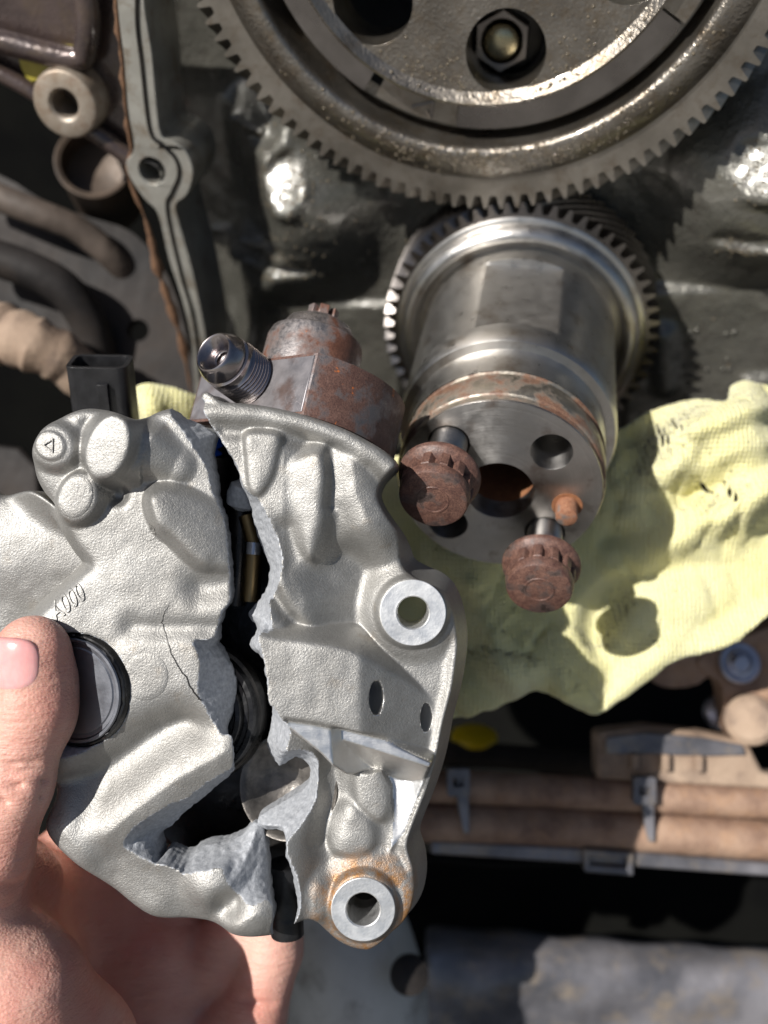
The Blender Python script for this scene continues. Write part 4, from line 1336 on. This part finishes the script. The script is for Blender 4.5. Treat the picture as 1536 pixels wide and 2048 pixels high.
MB().tube(spline(se, 4, False), [max(.25, .7 + .9 * math.sin(i * 2.3) * math.sin(i * .9) + (1.5 * abs(math.sin(i * 1.9)) if 27 < i < 41 else 0)) for i in range(45)], n=10).build('old_sealant', RUSTSEAL, rail)
MB().lathe([(-22, 5.3), (TR - .8, 5.3)], PE(304, 342, 0), AX, E1, n=32, cap1=False).build('bolt_hole', SPOT, rail)

# brown casting top left with its bolt boss
br = thing('accessory_bracket', PE(125, 215, 0), 'dark brown oily cast bracket with a pale ringed bolt boss, top left', 'bracket')
bo = PE(128, 210, 6)
MB().lathe([(-30, 13.4), (-2, 12.6), (-.5, 12.0), (0, 11.2), (0, 6.2), (-1.0, 5.2), (-16, 5.0)], bo, AX, E1, n=56, cap1=True).build('bolt_boss', simple('worn_pale_boss', (.30, .24, .18, 1), (.42, .37, .31, 1), .1, .5, (.4, .55), [(.4, .1)], c3=(.22, .13, .08, 1)), br)
web = spline(pp([(-80, -80), (235, -80), (246, 60), (252, 200), (262, 318), (240, 300), (190, 262), (150, 200), (80, 190), (40, 160), (-80, 120)], -6), 4)
MB().plate(web, [], ENG, -22, -6).build('web', BROWNCAST, br, smooth=30, bevel=2.5)
MB().tube(spline([PE(*p, -2) for p in ((-60, 118), (40, 168), (90, 200))], 5, False), 3.2, n=14).build('rib', BROWNCAST, br)
MB().tube(spline([PE(*p, -2) for p in ((170, 252), (215, 282), (262, 318))], 5, False), 3.6, n=14).build('rib', BROWNCAST, br)
MB().tube(spline([PE(*p, 0) for p in ((160, -80), (176, 20), (172, 95), (150, 118), (30, 90), (-80, 60))], 5, False), 4.4, n=14).build('rib', BROWNCAST, br)
yl = spline(pp([(40, 118), (70, 100), (130, 92), (150, 100), (120, 120), (90, 150), (60, 160)], -4), 4)
MB().plate(yl, [], ENG, -9, -3.4).build('paint_mark', simple('yellow_paint_daub', (.30, .24, .03, 1), (.42, .36, .06, 1), .08, 0, (.35, .5)), br, smooth=30, bevel=.6)

# ================================================================== THE HAND
def skin_material():
    m, nt, bs, co = new_mat('skin')
    c = ramp(nt, tex(nt, co, .05, 5), [(.3, (.64, .32, .245, 1)), (.7, (.74, .445, .36, 1))])
    c = mix(nt, ramp(nt, tex(nt, co, .03, 3, loc=(5, 50, 3)), [(.45, g(0)), (.65, g(.55))]), c, (.66, .23, .18, 1))
    c = mix(nt, ramp(nt, tex(nt, co, .35, 6, loc=(5, 5, 3), rough=.75), [(.70, g(0)), (.78, g(.35))]), c, (.22, .12, .08, 1))
    nt.links.new(c, bs.inputs['Base Color'])
    bs.inputs['Roughness'].default_value = .42
    bs.inputs['Subsurface Weight'].default_value = .35
    bs.inputs['Subsurface Radius'].default_value = (1, .35, .2)
    bs.inputs['Subsurface Scale'].default_value = .004
    v = tex(nt, co, 1.1, 2, 'voronoi')
    bump(nt, bs, [(tex(nt, co, .16, 5, stretch=(.7, 2.6, 1)), .9), (tex(nt, co, 1.0, 3, stretch=(1, 2.2, 1), loc=(2, 2, 2)), .22), (v, .10)])
    return m


SKIN = skin_material()
gH = Grid((-182, -206, -112), (-18, -20, 36), 1.15)
X3 = gH.X3 + 0 * gH.Z; Y3 = gH.Y3 + 0 * gH.Z; Z3 = gH.Z + 0 * X3


def cone(a, b, r1, r2, sx=1.0):
    a, b = np.asarray(a), np.asarray(b); e = b - a
    t = np.clip(((X3 - a[0]) * e[0] + (Y3 - a[1]) * e[1] + (Z3 - a[2]) * e[2]) / (e @ e), 0, 1)
    return np.sqrt((X3 - a[0] - e[0] * t) ** 2 + (Y3 - a[1] - e[1] * t) ** 2 + ((Z3 - a[2] - e[2] * t) * sx) ** 2) - (r1 + (r2 - r1) * t)


def chain(pts, rs, k=3, sx=1.0):
    d = None
    for i in range(len(pts) - 1):
        q = cone(pts[i], pts[i + 1], rs[i], rs[i + 1], sx)
        d = q if d is None else smin(d, q, k)
    return d


thumb = chain([P(66, 1306, 5), P(64, 1420, 5), P(28, 1570, 4), P(-24, 1710, 1), P(-75, 1830, -4)], [10.4, 11.0, 10.0, 11.6, 14], 4)
thumb = smin(thumb, cone(P(96, 1360, 2), P(78, 1430, 2), 7.4, 8.4), 5)
then = smin(chain([P(-300, 1900, -14), P(-200, 2020, -10), P(-120, 2160, -20)], [26, 28, 30], 8), chain([P(-70, 1840, -6), P(20, 1990, -6), P(110, 2130, -16), P(150, 2260, -24)], [15, 20, 23, 24], 8), 8)
hand = smin(thumb, then, 7)
hand = smin(hand, chain([P(-30, 1700, -8), P(30, 1770, -34), P(70, 1800, -66)], [11, 13, 14], 6), 8)
hand = smin(hand, chain([P(20, 1960, -22), P(60, 1900, -60)], [18, 18], 6), 8)
# fold between thumb and palm
palm = chain([P(40, 1760, -68), P(140, 1900, -78), P(230, 2080, -80)], [12, 20, 26], 10)
palm = smin(palm, chain([P(120, 1760, -80), P(320, 1900, -82), P(330, 2160, -78)], [14, 20, 24], 10), 12)
hand = smin(hand, palm, 9)
fing = [([P(330, 2180, -74), P(505, 2030, -66), P(545, 1900, -66), P(556, 1800, -66)], [14, 11.5, 10.2, 9.0]),
        ([P(250, 2030, -80), P(440, 1910, -74), P(540, 1780, -68), P(545, 1660, -64)], [13, 11.5, 10, 9]),
        ([P(160, 1880, -84), P(350, 1780, -80), P(470, 1620, -72), P(470, 1520, -64)], [13, 11.5, 10, 9]),
        ([P(90, 1760, -84), P(230, 1620, -82), P(350, 1450, -74), P(360, 1360, -64)], [13, 11, 10, 9])]
for pts, rs in fing:
    hand = smin(hand, chain(pts, rs, 3), 3.2)
# creases across the thumb joint and the ball of the thumb
for A_, B_, dep in ((P(-10, 1785, 14), P(70, 1760, -4), 1.6), (P(-30, 1860, 22), P(60, 1830, 6), 1.3), (P(-20, 1940, 26), P(75, 1868, 12), 1.4), (P(-10, 2010, 28), P(95, 1910, 14), 1.2),
                    (P(-10, 1530, 15), P(70, 1522, 12), .6), (P(-10, 1548, 15), P(80, 1540, 11), .7), (P(10, 1575, 15), P(90, 1560, 8), .8), (P(0, 1600, 14), P(85, 1590, 8), .7), (P(380, 2075, -54), P(470, 1960, -56), 1.6), (P(420, 1990, -56), P(545, 2010, -56), 1.2)):
    hand = smax(hand, -(cone(A_, B_, dep, dep * .6)), 2.0)
V, Q = gH.mesh(hand)
person = thing('person', P(20, 2040, -20), "bare left hand gripping the pump, thumb on its front", 'hand')
make('hand', V, Q, SKIN, person, smooth=180)
hob = bpy.data.objects['hand']
sm = hob.modifiers.new('smooth', 'SMOOTH'); sm.iterations = 6; sm.factor = .5
# thumb nail, bent over the back of the thumb
nV = [(0, 0, 0)]; nF = []
nr, nn_ = 9, 48
def nail_pt(u_, v_):
    """u across the thumb (-1..1), v along it (-1 cuticle .. 1 tip), wrapped round the thumb's back"""
    th = math.radians(112 - 54 * u_)
    cx = P(64, 1318 - 50 * v_, 5)
    r = 10.75 - .5 * max(0, v_ - .3) ** 2 * 2.2 - .35 * abs(u_) ** 3
    tipf = max(0, (1296 - (1318 - 50 * v_)) / 80)
    r = r - 2.6 * tipf ** 2
    return (cx[0] + math.cos(th) * r, cx[1], cx[2] + math.sin(th) * r)
nV[0] = nail_pt(0, 0)
for k in range(1, nr + 1):
    for i in range(nn_):
        q = 2 * math.pi * i / nn_; f = k / nr
        cs_, sn_ = math.cos(q), math.sin(q)
        e_ = (abs(cs_) ** 3.2 + abs(sn_) ** 3.2) ** (-1 / 3.2)
        p_ = nail_pt(cs_ * e_ * f, sn_ * e_ * f)
        if k == nr: p_ = tuple(np.array(p_) - .5 * (np.array(p_) - np.array([P(64, 1318, 5)[0], p_[1], 5])) / 10)
        nV.append(p_)
for i in range(nn_):
    j_ = (i + 1) % nn_
    nF.append([0, 1 + i, 1 + j_])
    for k in range(nr - 1):
        nF.append([1 + k * nn_ + i, 1 + (k + 1) * nn_ + i, 1 + (k + 1) * nn_ + j_, 1 + k * nn_ + j_])
nm, nnt, nbs, nco = new_mat('nail')
nnt.links.new(ramp(nnt, tex(nnt, nco, .12, 3), [(.3, (.72, .29, .28, 1)), (.7, (.80, .42, .40, 1))]), nbs.inputs['Base Color'])
nbs.inputs['Roughness'].default_value = .25
nbs.inputs['Subsurface Weight'].default_value = .2; nbs.inputs['Subsurface Scale'].default_value = .002
bump(nnt, nbs, [(tex(nnt, nco, 1.2, 2, stretch=(1, .15, 1)), .05)])
nail = make('thumbnail', nV, nF, nm, hob, smooth=180)
sl_ = nail.modifiers.new('solid', 'SOLIDIFY'); sl_.thickness = .0006; sl_.offset = 0
nail['label'] = 'pink thumbnail'

# ================================================================== THE CLOTH
def cloth_material():
    m, nt, bs, co = new_mat('yellow_microfibre')
    c = ramp(nt, tex(nt, co, .04, 4), [(.3, (.80, .745, .35, 1)), (.7, (.86, .815, .47, 1))])
    c = mix(nt, ramp(nt, tex(nt, co, .16, 3, loc=(3, 8, 9)), [(.70, g(0)), (.74, g(.8))]), c, (.20, .20, .10, 1))
    nt.links.new(c, bs.inputs['Base Color'])
    bs.inputs['Roughness'].default_value = .95
    bs.inputs['Specular IOR Level'].default_value = .1
    bs.inputs['Sheen Weight'].default_value = .35
    bs.inputs['Subsurface Weight'].default_value = .25
    bs.inputs['Subsurface Radius'].default_value = (1, .95, .4)
    bs.inputs['Subsurface Scale'].default_value = .003
    w1 = nt.nodes.new('ShaderNodeTexWave'); w1.inputs['Scale'].default_value = .19; w1.inputs['Distortion'].default_value = 3.0; w1.inputs['Detail Scale'].default_value = 1.2
    w2 = nt.nodes.new('ShaderNodeTexWave'); w2.bands_direction = 'Y'; w2.inputs['Scale'].default_value = .19; w2.inputs['Distortion'].default_value = 3.0
    for w_ in (w1, w2): nt.links.new(co, w_.inputs['Vector'])
    bump(nt, bs, [(tex(nt, co, .12, 4), .8), (w1.outputs['Fac'], .34), (w2.outputs['Fac'], .18), (tex(nt, co, 1.0, 4), .7)])
    return m


CLOTH = cloth_material()
gC = Grid((-108, -84, -130), (160, 58, -64), .95)
c9 = lambda l: px2(l, -97)
outl = spline(c9([(40, 985), (60, 920), (200, 800), (250, 772), (320, 768), (400, 792), (560, 850), (760, 905), (900, 900), (1150, 880), (1240, 858), (1310, 816), (1380, 800), (1424, 808), (1452, 776), (1492, 762), (1560, 772), (1640, 800),
                  (1640, 1180), (1540, 1222), (1500, 1254), (1440, 1292), (1385, 1304), (1332, 1320), (1282, 1360), (1212, 1410), (1172, 1420), (1104, 1388), (1056, 1372), (1010, 1392), (960, 1412), (880, 1430), (600, 1400), (300, 1250), (120, 1040)]), 5)
dO = d_poly(gC.X, gC.Y, outl) + .5 * vnoise(gC.X, gC.Y, None, 4, 51)
yy = (gC.Y - P(0, 1130, -97)[1])
Hc = -99 - .10 * yy - 6 * np.clip((P(700, 0, -97)[0] - gC.X) / 40, 0, 2)
Hc = Hc.astype(np.float32)


def fold(H, pts, r, h, k=5, e=2.6, slope=1.25):
    d, al = d_line(gC.X, gC.Y, spline(c9(pts), 4, False))
    h = h * 1.9
    env = np.sin(np.clip(al, .04, .96) * math.pi) ** .5
    if h > 0: return smax(H, H + 0 + (h * env - slope * sq(d - r, e)), k * .6)
    return smin(H, H + (h * env + slope * sq(d - r, e)), k * .6)


for pts, r, h in (([(1300, 850), (1380, 838), (1460, 800), (1540, 770)], 4.5, 8), ([(1330, 880), (1420, 860), (1560, 815)], 3, 7),
                  ([(1330, 990), (1350, 930), (1420, 895), (1560, 850)], 4.0, 9), ([(1345, 1012), (1430, 985), (1500, 930), (1570, 895)], 4.0, 9),
                  ([(1440, 1010), (1490, 990), (1570, 940)], 3.6, 8), ([(1400, 1010), (1440, 1040), (1500, 1078)], 1.6, 4),
                  ([(1230, 1010), (1290, 1030), (1345, 1045), (1400, 1060)], 5, 6), ([(1210, 960), (1300, 930), (1340, 880)], 4, 6),
                  ([(1240, 1120), (1330, 1075), (1450, 1080)], 6, 4), ([(1185, 1416), (1260, 1350), (1340, 1300), (1440, 1278), (1560, 1205)], 1.8, 4.5),
                  ([(1180, 1405), (1120, 1330), (1060, 1280)], 3.0, 8), ([(1110, 1380), (1060, 1330), (1000, 1270), (940, 1180)], 3.0, 8),
                  ([(900, 1410), (990, 1350), (1010, 1290)], 6, 7), ([(860, 1160), (930, 1130), (1000, 1160)], 6, 7),
                  ([(1240, 1300), (1330, 1220), (1420, 1180)], 8, 3), ([(255, 820), (320, 785), (400, 810)], 8, 10), ([(280, 900), (300, 840), (290, 770)], 2, 5)):
    Hc = fold(Hc, pts, r, h)
for pts, r, h in (([(1215, 1080), (1300, 1055), (1340, 1015), (1430, 965), (1560, 905)], .8, -6), ([(1320, 905), (1400, 880), (1560, 835)], .6, -5),
                  ([(1060, 1260), (1120, 1320), (1190, 1395)], .6, -6), ([(990, 1240), (1060, 1320), (1090, 1385)], .6, -7), ([(1190, 1300), (1200, 1230), (1260, 1150)], 1.5, -5),
                  ([(1250, 870), (1290, 900), (1240, 950)], 1.0, -4)):
    Hc = fold(Hc, pts, r, h)
Hc = Hc + 1.0 * vnoise(gC.X, gC.Y, None, 16, 52) + .22 * vnoise(gC.X, gC.Y, None, 6, 53) + .5 * vnoise(gC.X * .7 + gC.Y * .7, gC.Y * .3 - gC.X * .3, None, 9, 54)
dcl = smax(np.abs(gC.Z - Hc[:, :, None]) * .62 - .75, dO[:, :, None] + 0 * gC.Z, .8)
V, Q = gC.mesh(dcl)
cl = make('cloth', V, Q, CLOTH, None, smooth=180, origin=P(1200, 1150, -97))
tag(cl, 'crumpled pale yellow microfibre cloth stuffed under the hub', 'cloth')

# ================================================================== THE ENGINE BAY FARTHER BACK
MUD = simple('dusty_mud_coat', (.24, .165, .115, 1), (.42, .31, .225, 1), .03, 0, (.7, .9), [(.1, .6), (.4, .3)], c3=(.12, .085, .07, 1))
MUDPIPE = simple('rusty_mud_pipe', (.16, .09, .062, 1), (.40, .265, .185, 1), .05, 0, (.6, .85), [(.08, .8), (.3, .4)], c3=(.36, .21, .12, 1))
GREYDIRT = simple('dirty_grey_metal', (.09, .09, .10, 1), (.26, .25, .265, 1), .022, .35, (.26, .5), [(.06, .9), (.25, .2)], c3=(.34, .27, .19, 1))
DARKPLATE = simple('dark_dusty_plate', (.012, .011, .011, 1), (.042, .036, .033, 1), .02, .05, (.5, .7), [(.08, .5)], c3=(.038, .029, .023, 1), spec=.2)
PALEPIPE = simple('pale_grey_pipe', (.42, .41, .38, 1), (.60, .59, .55, 1), .02, .05, (.45, .6), [(.1, .2)], c3=(.16, .14, .12, 1))
ZINC = simple('zinc_plate', (.36, .36, .42, 1), (.55, .55, .62, 1), .08, .8, (.3, .45), [(.3, .1)])
BLACKSTUFF = simple('black_plastic_and_shade', (.003, .003, .003, 1), (.006, .006, .005, 1), .02, 0, (.8, .95), spec=.1)  # near-black plastic, its colour also stands in for deep shade in the bay


def bar(pts, r, name, mat, parent=None, n=20, sub=5, **k):
    sp = spline([np.asarray(p) for p in pts], sub, False)
    if hasattr(r, '__len__'): r = list(np.interp(np.linspace(0, 1, len(sp)), np.linspace(0, 1, len(r)), r))
    return MB().tube(sp, r, n=n).build(name, mat, parent, **k)


# two muddy pipes with their clip
Z2 = -145
pipes = []
o = bar([P(740, 1568, Z2), P(1000, 1578, Z2), P(1250, 1590, Z2), P(1640, 1612, Z2)], 6.9, 'coolant_pipe', MUDPIPE)
tag(o, 'upper of two brown muddy pipes crossing at lower right', 'pipe', 'muddy pipes at lower right')
o = bar([P(740, 1640, Z2), P(1000, 1648, Z2), P(1250, 1660, Z2), P(1640, 1690, Z2)], 8.5, 'coolant_pipe', MUDPIPE)
tag(o, 'lower of two brown muddy pipes crossing at lower right', 'pipe', 'muddy pipes at lower right')
for cx_, lab_ in ((1292, 'narrow grey strap clip in the sun, holding the two muddy pipes together'), (922, 'narrow dark strap clip on the muddy pipes in the shade beside the pump')):
    dy_ = (cx_ - 1292) * .045
    clip = thing('pipe_clip', P(cx_, 1620 + dy_, Z2 + 10), lab_, 'clip', 'strap clips on the muddy pipes')
    MB().plate([(x * .212, y * .212) for x, y in ((-12, 62), (14, 62), (16, -62), (4, -62), (-8, 0))], [], (P(cx_, 1620 + dy_, Z2 + 9.5), *XYZ), -2, 1.2).build('strap', GREYDIRT, clip, smooth=30, bevel=.6)
    MB().plate(rrect(4.6, 5.6, 1.2), [rrect(2.2, 1.8, .6)], (P(cx_ - 6, 1578 + dy_, Z2 + 10), *XYZ), -2, 3.2).build('buckle', GREYDIRT, clip, smooth=30, bevel=.6)
o = bar([P(700, 1712, -150), P(880, 1716, -146), P(1010, 1726, -150), P(1140, 1722, -152), P(1210, 1742, -156)], 2.0, 'wire_loom', BLACKSTUFF)
tag(o, 'thin black wire loom hanging under the muddy pipes', 'wire')
# bracket with three ribs above them
bk = thing('harness_bracket', P(1330, 1500, Z2), 'mud coated bracket with three short ribs above the muddy pipes', 'bracket')
bp = lambda l: [(float(P(a, b, Z2)[0] - P(1330, 1500, Z2)[0]), float(P(a, b, Z2)[1] - P(1330, 1500, Z2)[1])) for a, b in l]
MB().plate(bp([(1188, 1462), (1290, 1450), (1400, 1462), (1490, 1480), (1520, 1540), (1600, 1560), (1600, 1580), (1190, 1555)]), [], (P(1330, 1500, Z2), *XYZ), -8, 4).build('bracket_plate', MUD, bk, smooth=30, bevel=2)
MB().plate(bp([(1205, 1470), (1290, 1459), (1400, 1470), (1476, 1484), (1482, 1504), (1400, 1506), (1290, 1502), (1205, 1502)]), [], (P(1330, 1500, Z2), *XYZ), 4.05, 6).build('grey_pad', GREYDIRT, bk, smooth=30, bevel=1)
for x in (1268, 1330, 1396):
    MB().box(P(x, 1522 + (x - 1268) * .03, Z2 + 5.5), XYZ, (1.6, 3.4, 2.6)).build('rib', MUD, bk, smooth=30, bevel=.6)
# silver channel below
chn = thing('steel_channel', P(1330, 1720, Z2), 'pale steel channel with a square end clip under the muddy pipes', 'channel')
bp = lambda l: [(float(P(a, b, Z2)[0] - P(1330, 1720, Z2)[0]), float(P(a, b, Z2)[1] - P(1330, 1720, Z2)[1])) for a, b in l]
MB().plate(bp([(860, 1672), (1160, 1688), (1640, 1726), (1640, 1752), (1250, 1724), (860, 1700)]), [], (P(1330, 1720, Z2), *XYZ), -9, 6).build('channel_bar', GREYDIRT, chn, smooth=30, bevel=1.2)
MB().plate(bp([(1158, 1684), (1258, 1692), (1258, 1738), (1160, 1730)]), [bp([(1172, 1700), (1244, 1704), (1244, 1722), (1172, 1716)])], (P(1330, 1720, Z2), *XYZ), 2, 9).build('end_clip', GREYDIRT, chn, smooth=30, bevel=.9)
# long dark hose left of the pipes, in the pump's shade
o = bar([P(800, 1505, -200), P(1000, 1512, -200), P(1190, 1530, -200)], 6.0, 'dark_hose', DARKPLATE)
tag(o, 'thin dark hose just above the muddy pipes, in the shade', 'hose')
# bottom: crossmember and pale pipe
Z3_ = -215
xm_ = thing('crossmember', P(1200, 1960, Z3_), 'dirty grey steel crossmember along the bottom right', 'crossmember')
prof = [(-2, 0), (14, 2), (22, 8), (24, 20), (18, 34), (16, 50), (14, 70)]
V = []; F = []
nn = 40
for i in range(nn):
    x = 850 + (1720 - 850) * i / (nn - 1)
    top = 1862 + (x - 1000) * .062
    for k, (dz, dy) in enumerate(prof):
        p = P(x, top, Z3_)
        V.append((p[0], p[1] - dy * 1.0 + .6 * math.sin(i * .9 + k), p[2] + dz * .8 + 1.2 * math.sin(i * .7 + k * 1.3)))
m_ = len(prof)
for i in range(nn - 1):
    for k in range(m_ - 1):
        F.append([i * m_ + k, i * m_ + k + 1, (i + 1) * m_ + k + 1, (i + 1) * m_ + k])
bm_o = make('crossmember_face', V, F, GREYDIRT, xm_, smooth=180, subsurf=1)
so = bm_o.modifiers.new('solid', 'SOLIDIFY'); so.thickness = .003
o = bar([P(640, 1760, -165), P(690, 1860, -160), P(712, 1960, -158), P(716, 2020, -158), P(716, 2042, -158)], [24, 27, 30, 31, 31], 'pale_pipe', PALEPIPE, None, 32)
tag(o, 'wide pale grey pipe under the pump, bottom centre', 'pipe')
o = MB().lathe([(-2, 7), (2, 8), (5, 7.4), (6.4, 4)], P(816, 1948, -126), (0.2, .3, .93), n=40).build('pipe_plug', DARKPLATE)
tag(o, 'round dark knob beside the pale pipe at the bottom', 'plug')
# right edge: rusty bracket and washer bolt
rb = thing('rusty_mount', P(1460, 1370, -150), 'rust brown mounting bracket at the right edge below the cloth', 'bracket')
zz = -150
bp = lambda l: [(float(P(a, b, zz)[0] - P(1460, 1370, zz)[0]), float(P(a, b, zz)[1] - P(1460, 1370, zz)[1])) for a, b in l]
MB().plate(spline([np.array(q) for q in bp([(1395, 1330), (1430, 1290), (1500, 1270), (1640, 1240), (1640, 1490), (1540, 1490), (1470, 1480), (1450, 1420), (1442, 1370)])], 3), [], (P(1460, 1370, zz), *XYZ), -14, 0).build('mount_plate', MUDPIPE, rb, smooth=30, bevel=2)
MB().plate(spline([np.array(q) for q in bp([(1300, 1350), (1340, 1320), (1400, 1300), (1440, 1320), (1400, 1370), (1330, 1376)])], 3), [], (P(1460, 1370, zz), *XYZ), -8, -2).build('mount_tab', MUDPIPE, rb, smooth=30, bevel=2)
MB().lathe([(-6, 9), (0, 11), (5, 10.4), (7, 8)], P(1500, 1440, zz + 4), (-.3, .2, .93), n=32).build('mount_boss', MUD, rb)
wb = thing('washer_bolt', P(1478, 1326, zz + 2), 'zinc washer and bolt head on the rusty mount', 'bolt')
MB().lathe([(0, 9.0), (1.2, 9.0), (1.8, 8.4), (1.6, 6.2), (2.6, 5.8), (3.0, 4.6), (2.2, 4.0), (2.0, 0.2)], P(1478, 1326, zz + .5), (.05, .25, .97), n=40).build('washer', ZINC, wb)
MB().plate([(3.9 * math.cos(q), 3.9 * math.sin(q)) for q in [math.pi / 3 * i for i in range(6)]], [], (P(1478, 1326, zz + 2), *XYZ), -1, 3.4).build('hex_head', ZINC, wb, smooth=30, bevel=.4)
sb = MB().lathe([(0, 6), (3, 7.5), (6, 6.5), (7.5, 3)], P(1434, 1426, -172), (0, .3, .95), n=28).build('small_stud', ZINC)
tag(sb, 'small blurred zinc stud left of the rusty mount', 'stud')
yc = MB().lathe([(-3, 10), (0, 11.5), (2, 11.0), (3.4, 8.5), (3.8, 3)], P(948, 1476, -206), (0, .97, .26), n=48).build('yellow_cap', simple('bright_yellow_plastic', (.62, .42, .005, 1), (.75, .52, .01, 1), .05, 0, (.3, .45)))
tag(yc, 'bright yellow round cap peeking out right of the pump', 'cap')
# left: chassis plate, muddy hose, pipe mouth
zl = -170
cp = thing('chassis_plate', P(200, 560, zl), 'dark dusty chassis plate with a round hole, left edge', 'chassis')
bp = lambda l: [(float(P(a, b, zl)[0] - P(200, 560, zl)[0]), float(P(a, b, zl)[1] - P(200, 560, zl)[1])) for a, b in l]
MB().plate(spline([np.array(q) for q in bp([(-120, 330), (0, 352), (100, 410), (190, 440), (270, 470), (340, 560), (380, 700), (390, 800), (150, 765), (60, 640), (-120, 560)])], 3), [circle2(bp([(278, 662)])[0], 5.0, 28)], (P(200, 560, zl), *XYZ), -6, 2).build('plate', DARKPLATE, cp, smooth=30)
o = bar([P(-70, 650, -135), P(10, 668, -130), P(70, 690, -128), P(130, 720, -134), P(180, 770, -142)], [14, 13, 12, 13, 12, 13, 11, 12, 12, 11, 12, 11, 10, 11, 11, 10, 10, 10, 10, 9, 9], 'muddy_hose', MUD)
tag(o, 'knobbly tan mud covered hose at the left edge', 'hose')
o = bar([P(-60, 372, -150), P(60, 420, -148), P(160, 462, -156), P(230, 520, -166), P(262, 560, -178)], 6.0, 'dusty_cable_sleeve', simple('dusty_brown_sleeve', (.06, .045, .035, 1), (.13, .10, .08, 1), .05, 0, (.6, .8), [(.1, .5)]))
tag(o, 'dusty brown cable sleeve running down across the dark chassis plate', 'cable')
o = bar([P(-60, 500, -146), P(60, 540, -146), P(140, 590, -150), P(190, 680, -160), P(200, 760, -168)], 8.0, 'dark_rubber_hose', DARKPLATE)
tag(o, 'dark rubber hose above the tan muddy hose, left edge', 'hose')
pm = thing('pipe_mouth', P(185, 330, -150), 'open end of a round metal pipe below the brown bracket, upper left', 'pipe')
MB().lathe([(-40, 15.5), (-2, 15.5), (0, 16.6), (1.5, 16.6), (2, 15.8), (1.2, 14), (-10, 13.4), (-12, 4)], P(188, 325, -150), (.1, .1, .98), n=48).build('pipe_wall', simple('tan_worn_pipe', (.05, .038, .03, 1), (.13, .095, .07, 1), .04, .3, (.35, .5), [(.2, .2)]), pm)
dk = thing('dark_guard', P(20, 920, -150), 'dark plum coloured guard panel behind the pump, left edge', 'guard')
MB().plate([(-60, -40), (14, -40), (12, 6), (4, 14), (-60, 22)], [], (P(20, 960, -150), *XYZ), -5, 0).build('panel', DARKPLATE, dk, smooth=30, bevel=1.5)

# the setting: near-black sheets standing in for the bay's deep shade, and the ground
def sheet(name, c_, u_, v_, hu, hv, mat, th=4):
    o = MB().box(c_, (u_, v_, np.cross(u_, v_)), (hu, hv, th)).build(name, mat, None, smooth=0, origin=c_)
    return tag(o, kind='structure')


up_ = np.array([0, math.cos(PITCH), math.sin(PITCH)])        # world up in the work frame
fw_ = np.array([0, math.sin(PITCH), -math.cos(PITCH)])       # away from the photographer, level
sheet('bay_shade_floor', -up_ * 330 + fw_ * 250, XYZ[0], -fw_, 900, 520, BLACKSTUFF)
sheet('bay_shade_backdrop', fw_ * 480 + up_ * 150, XYZ[0], up_, 900, 480, BLACKSTUFF)
GROUND = simple('dusty_concrete', (.16, .15, .14, 1), (.24, .23, .21, 1), .004, 0, (.8, .95))
gd = MB().box(-up_ * 904, (XYZ[0], -fw_, up_), (60000, 60000, 4)).build('ground', GROUND, None, smooth=0, origin=-up_ * 904)
tag(gd, kind='structure')
for o in bpy.data.objects:
    for k_ in ('_o', '_b'):
        if k_ in o: del o[k_]
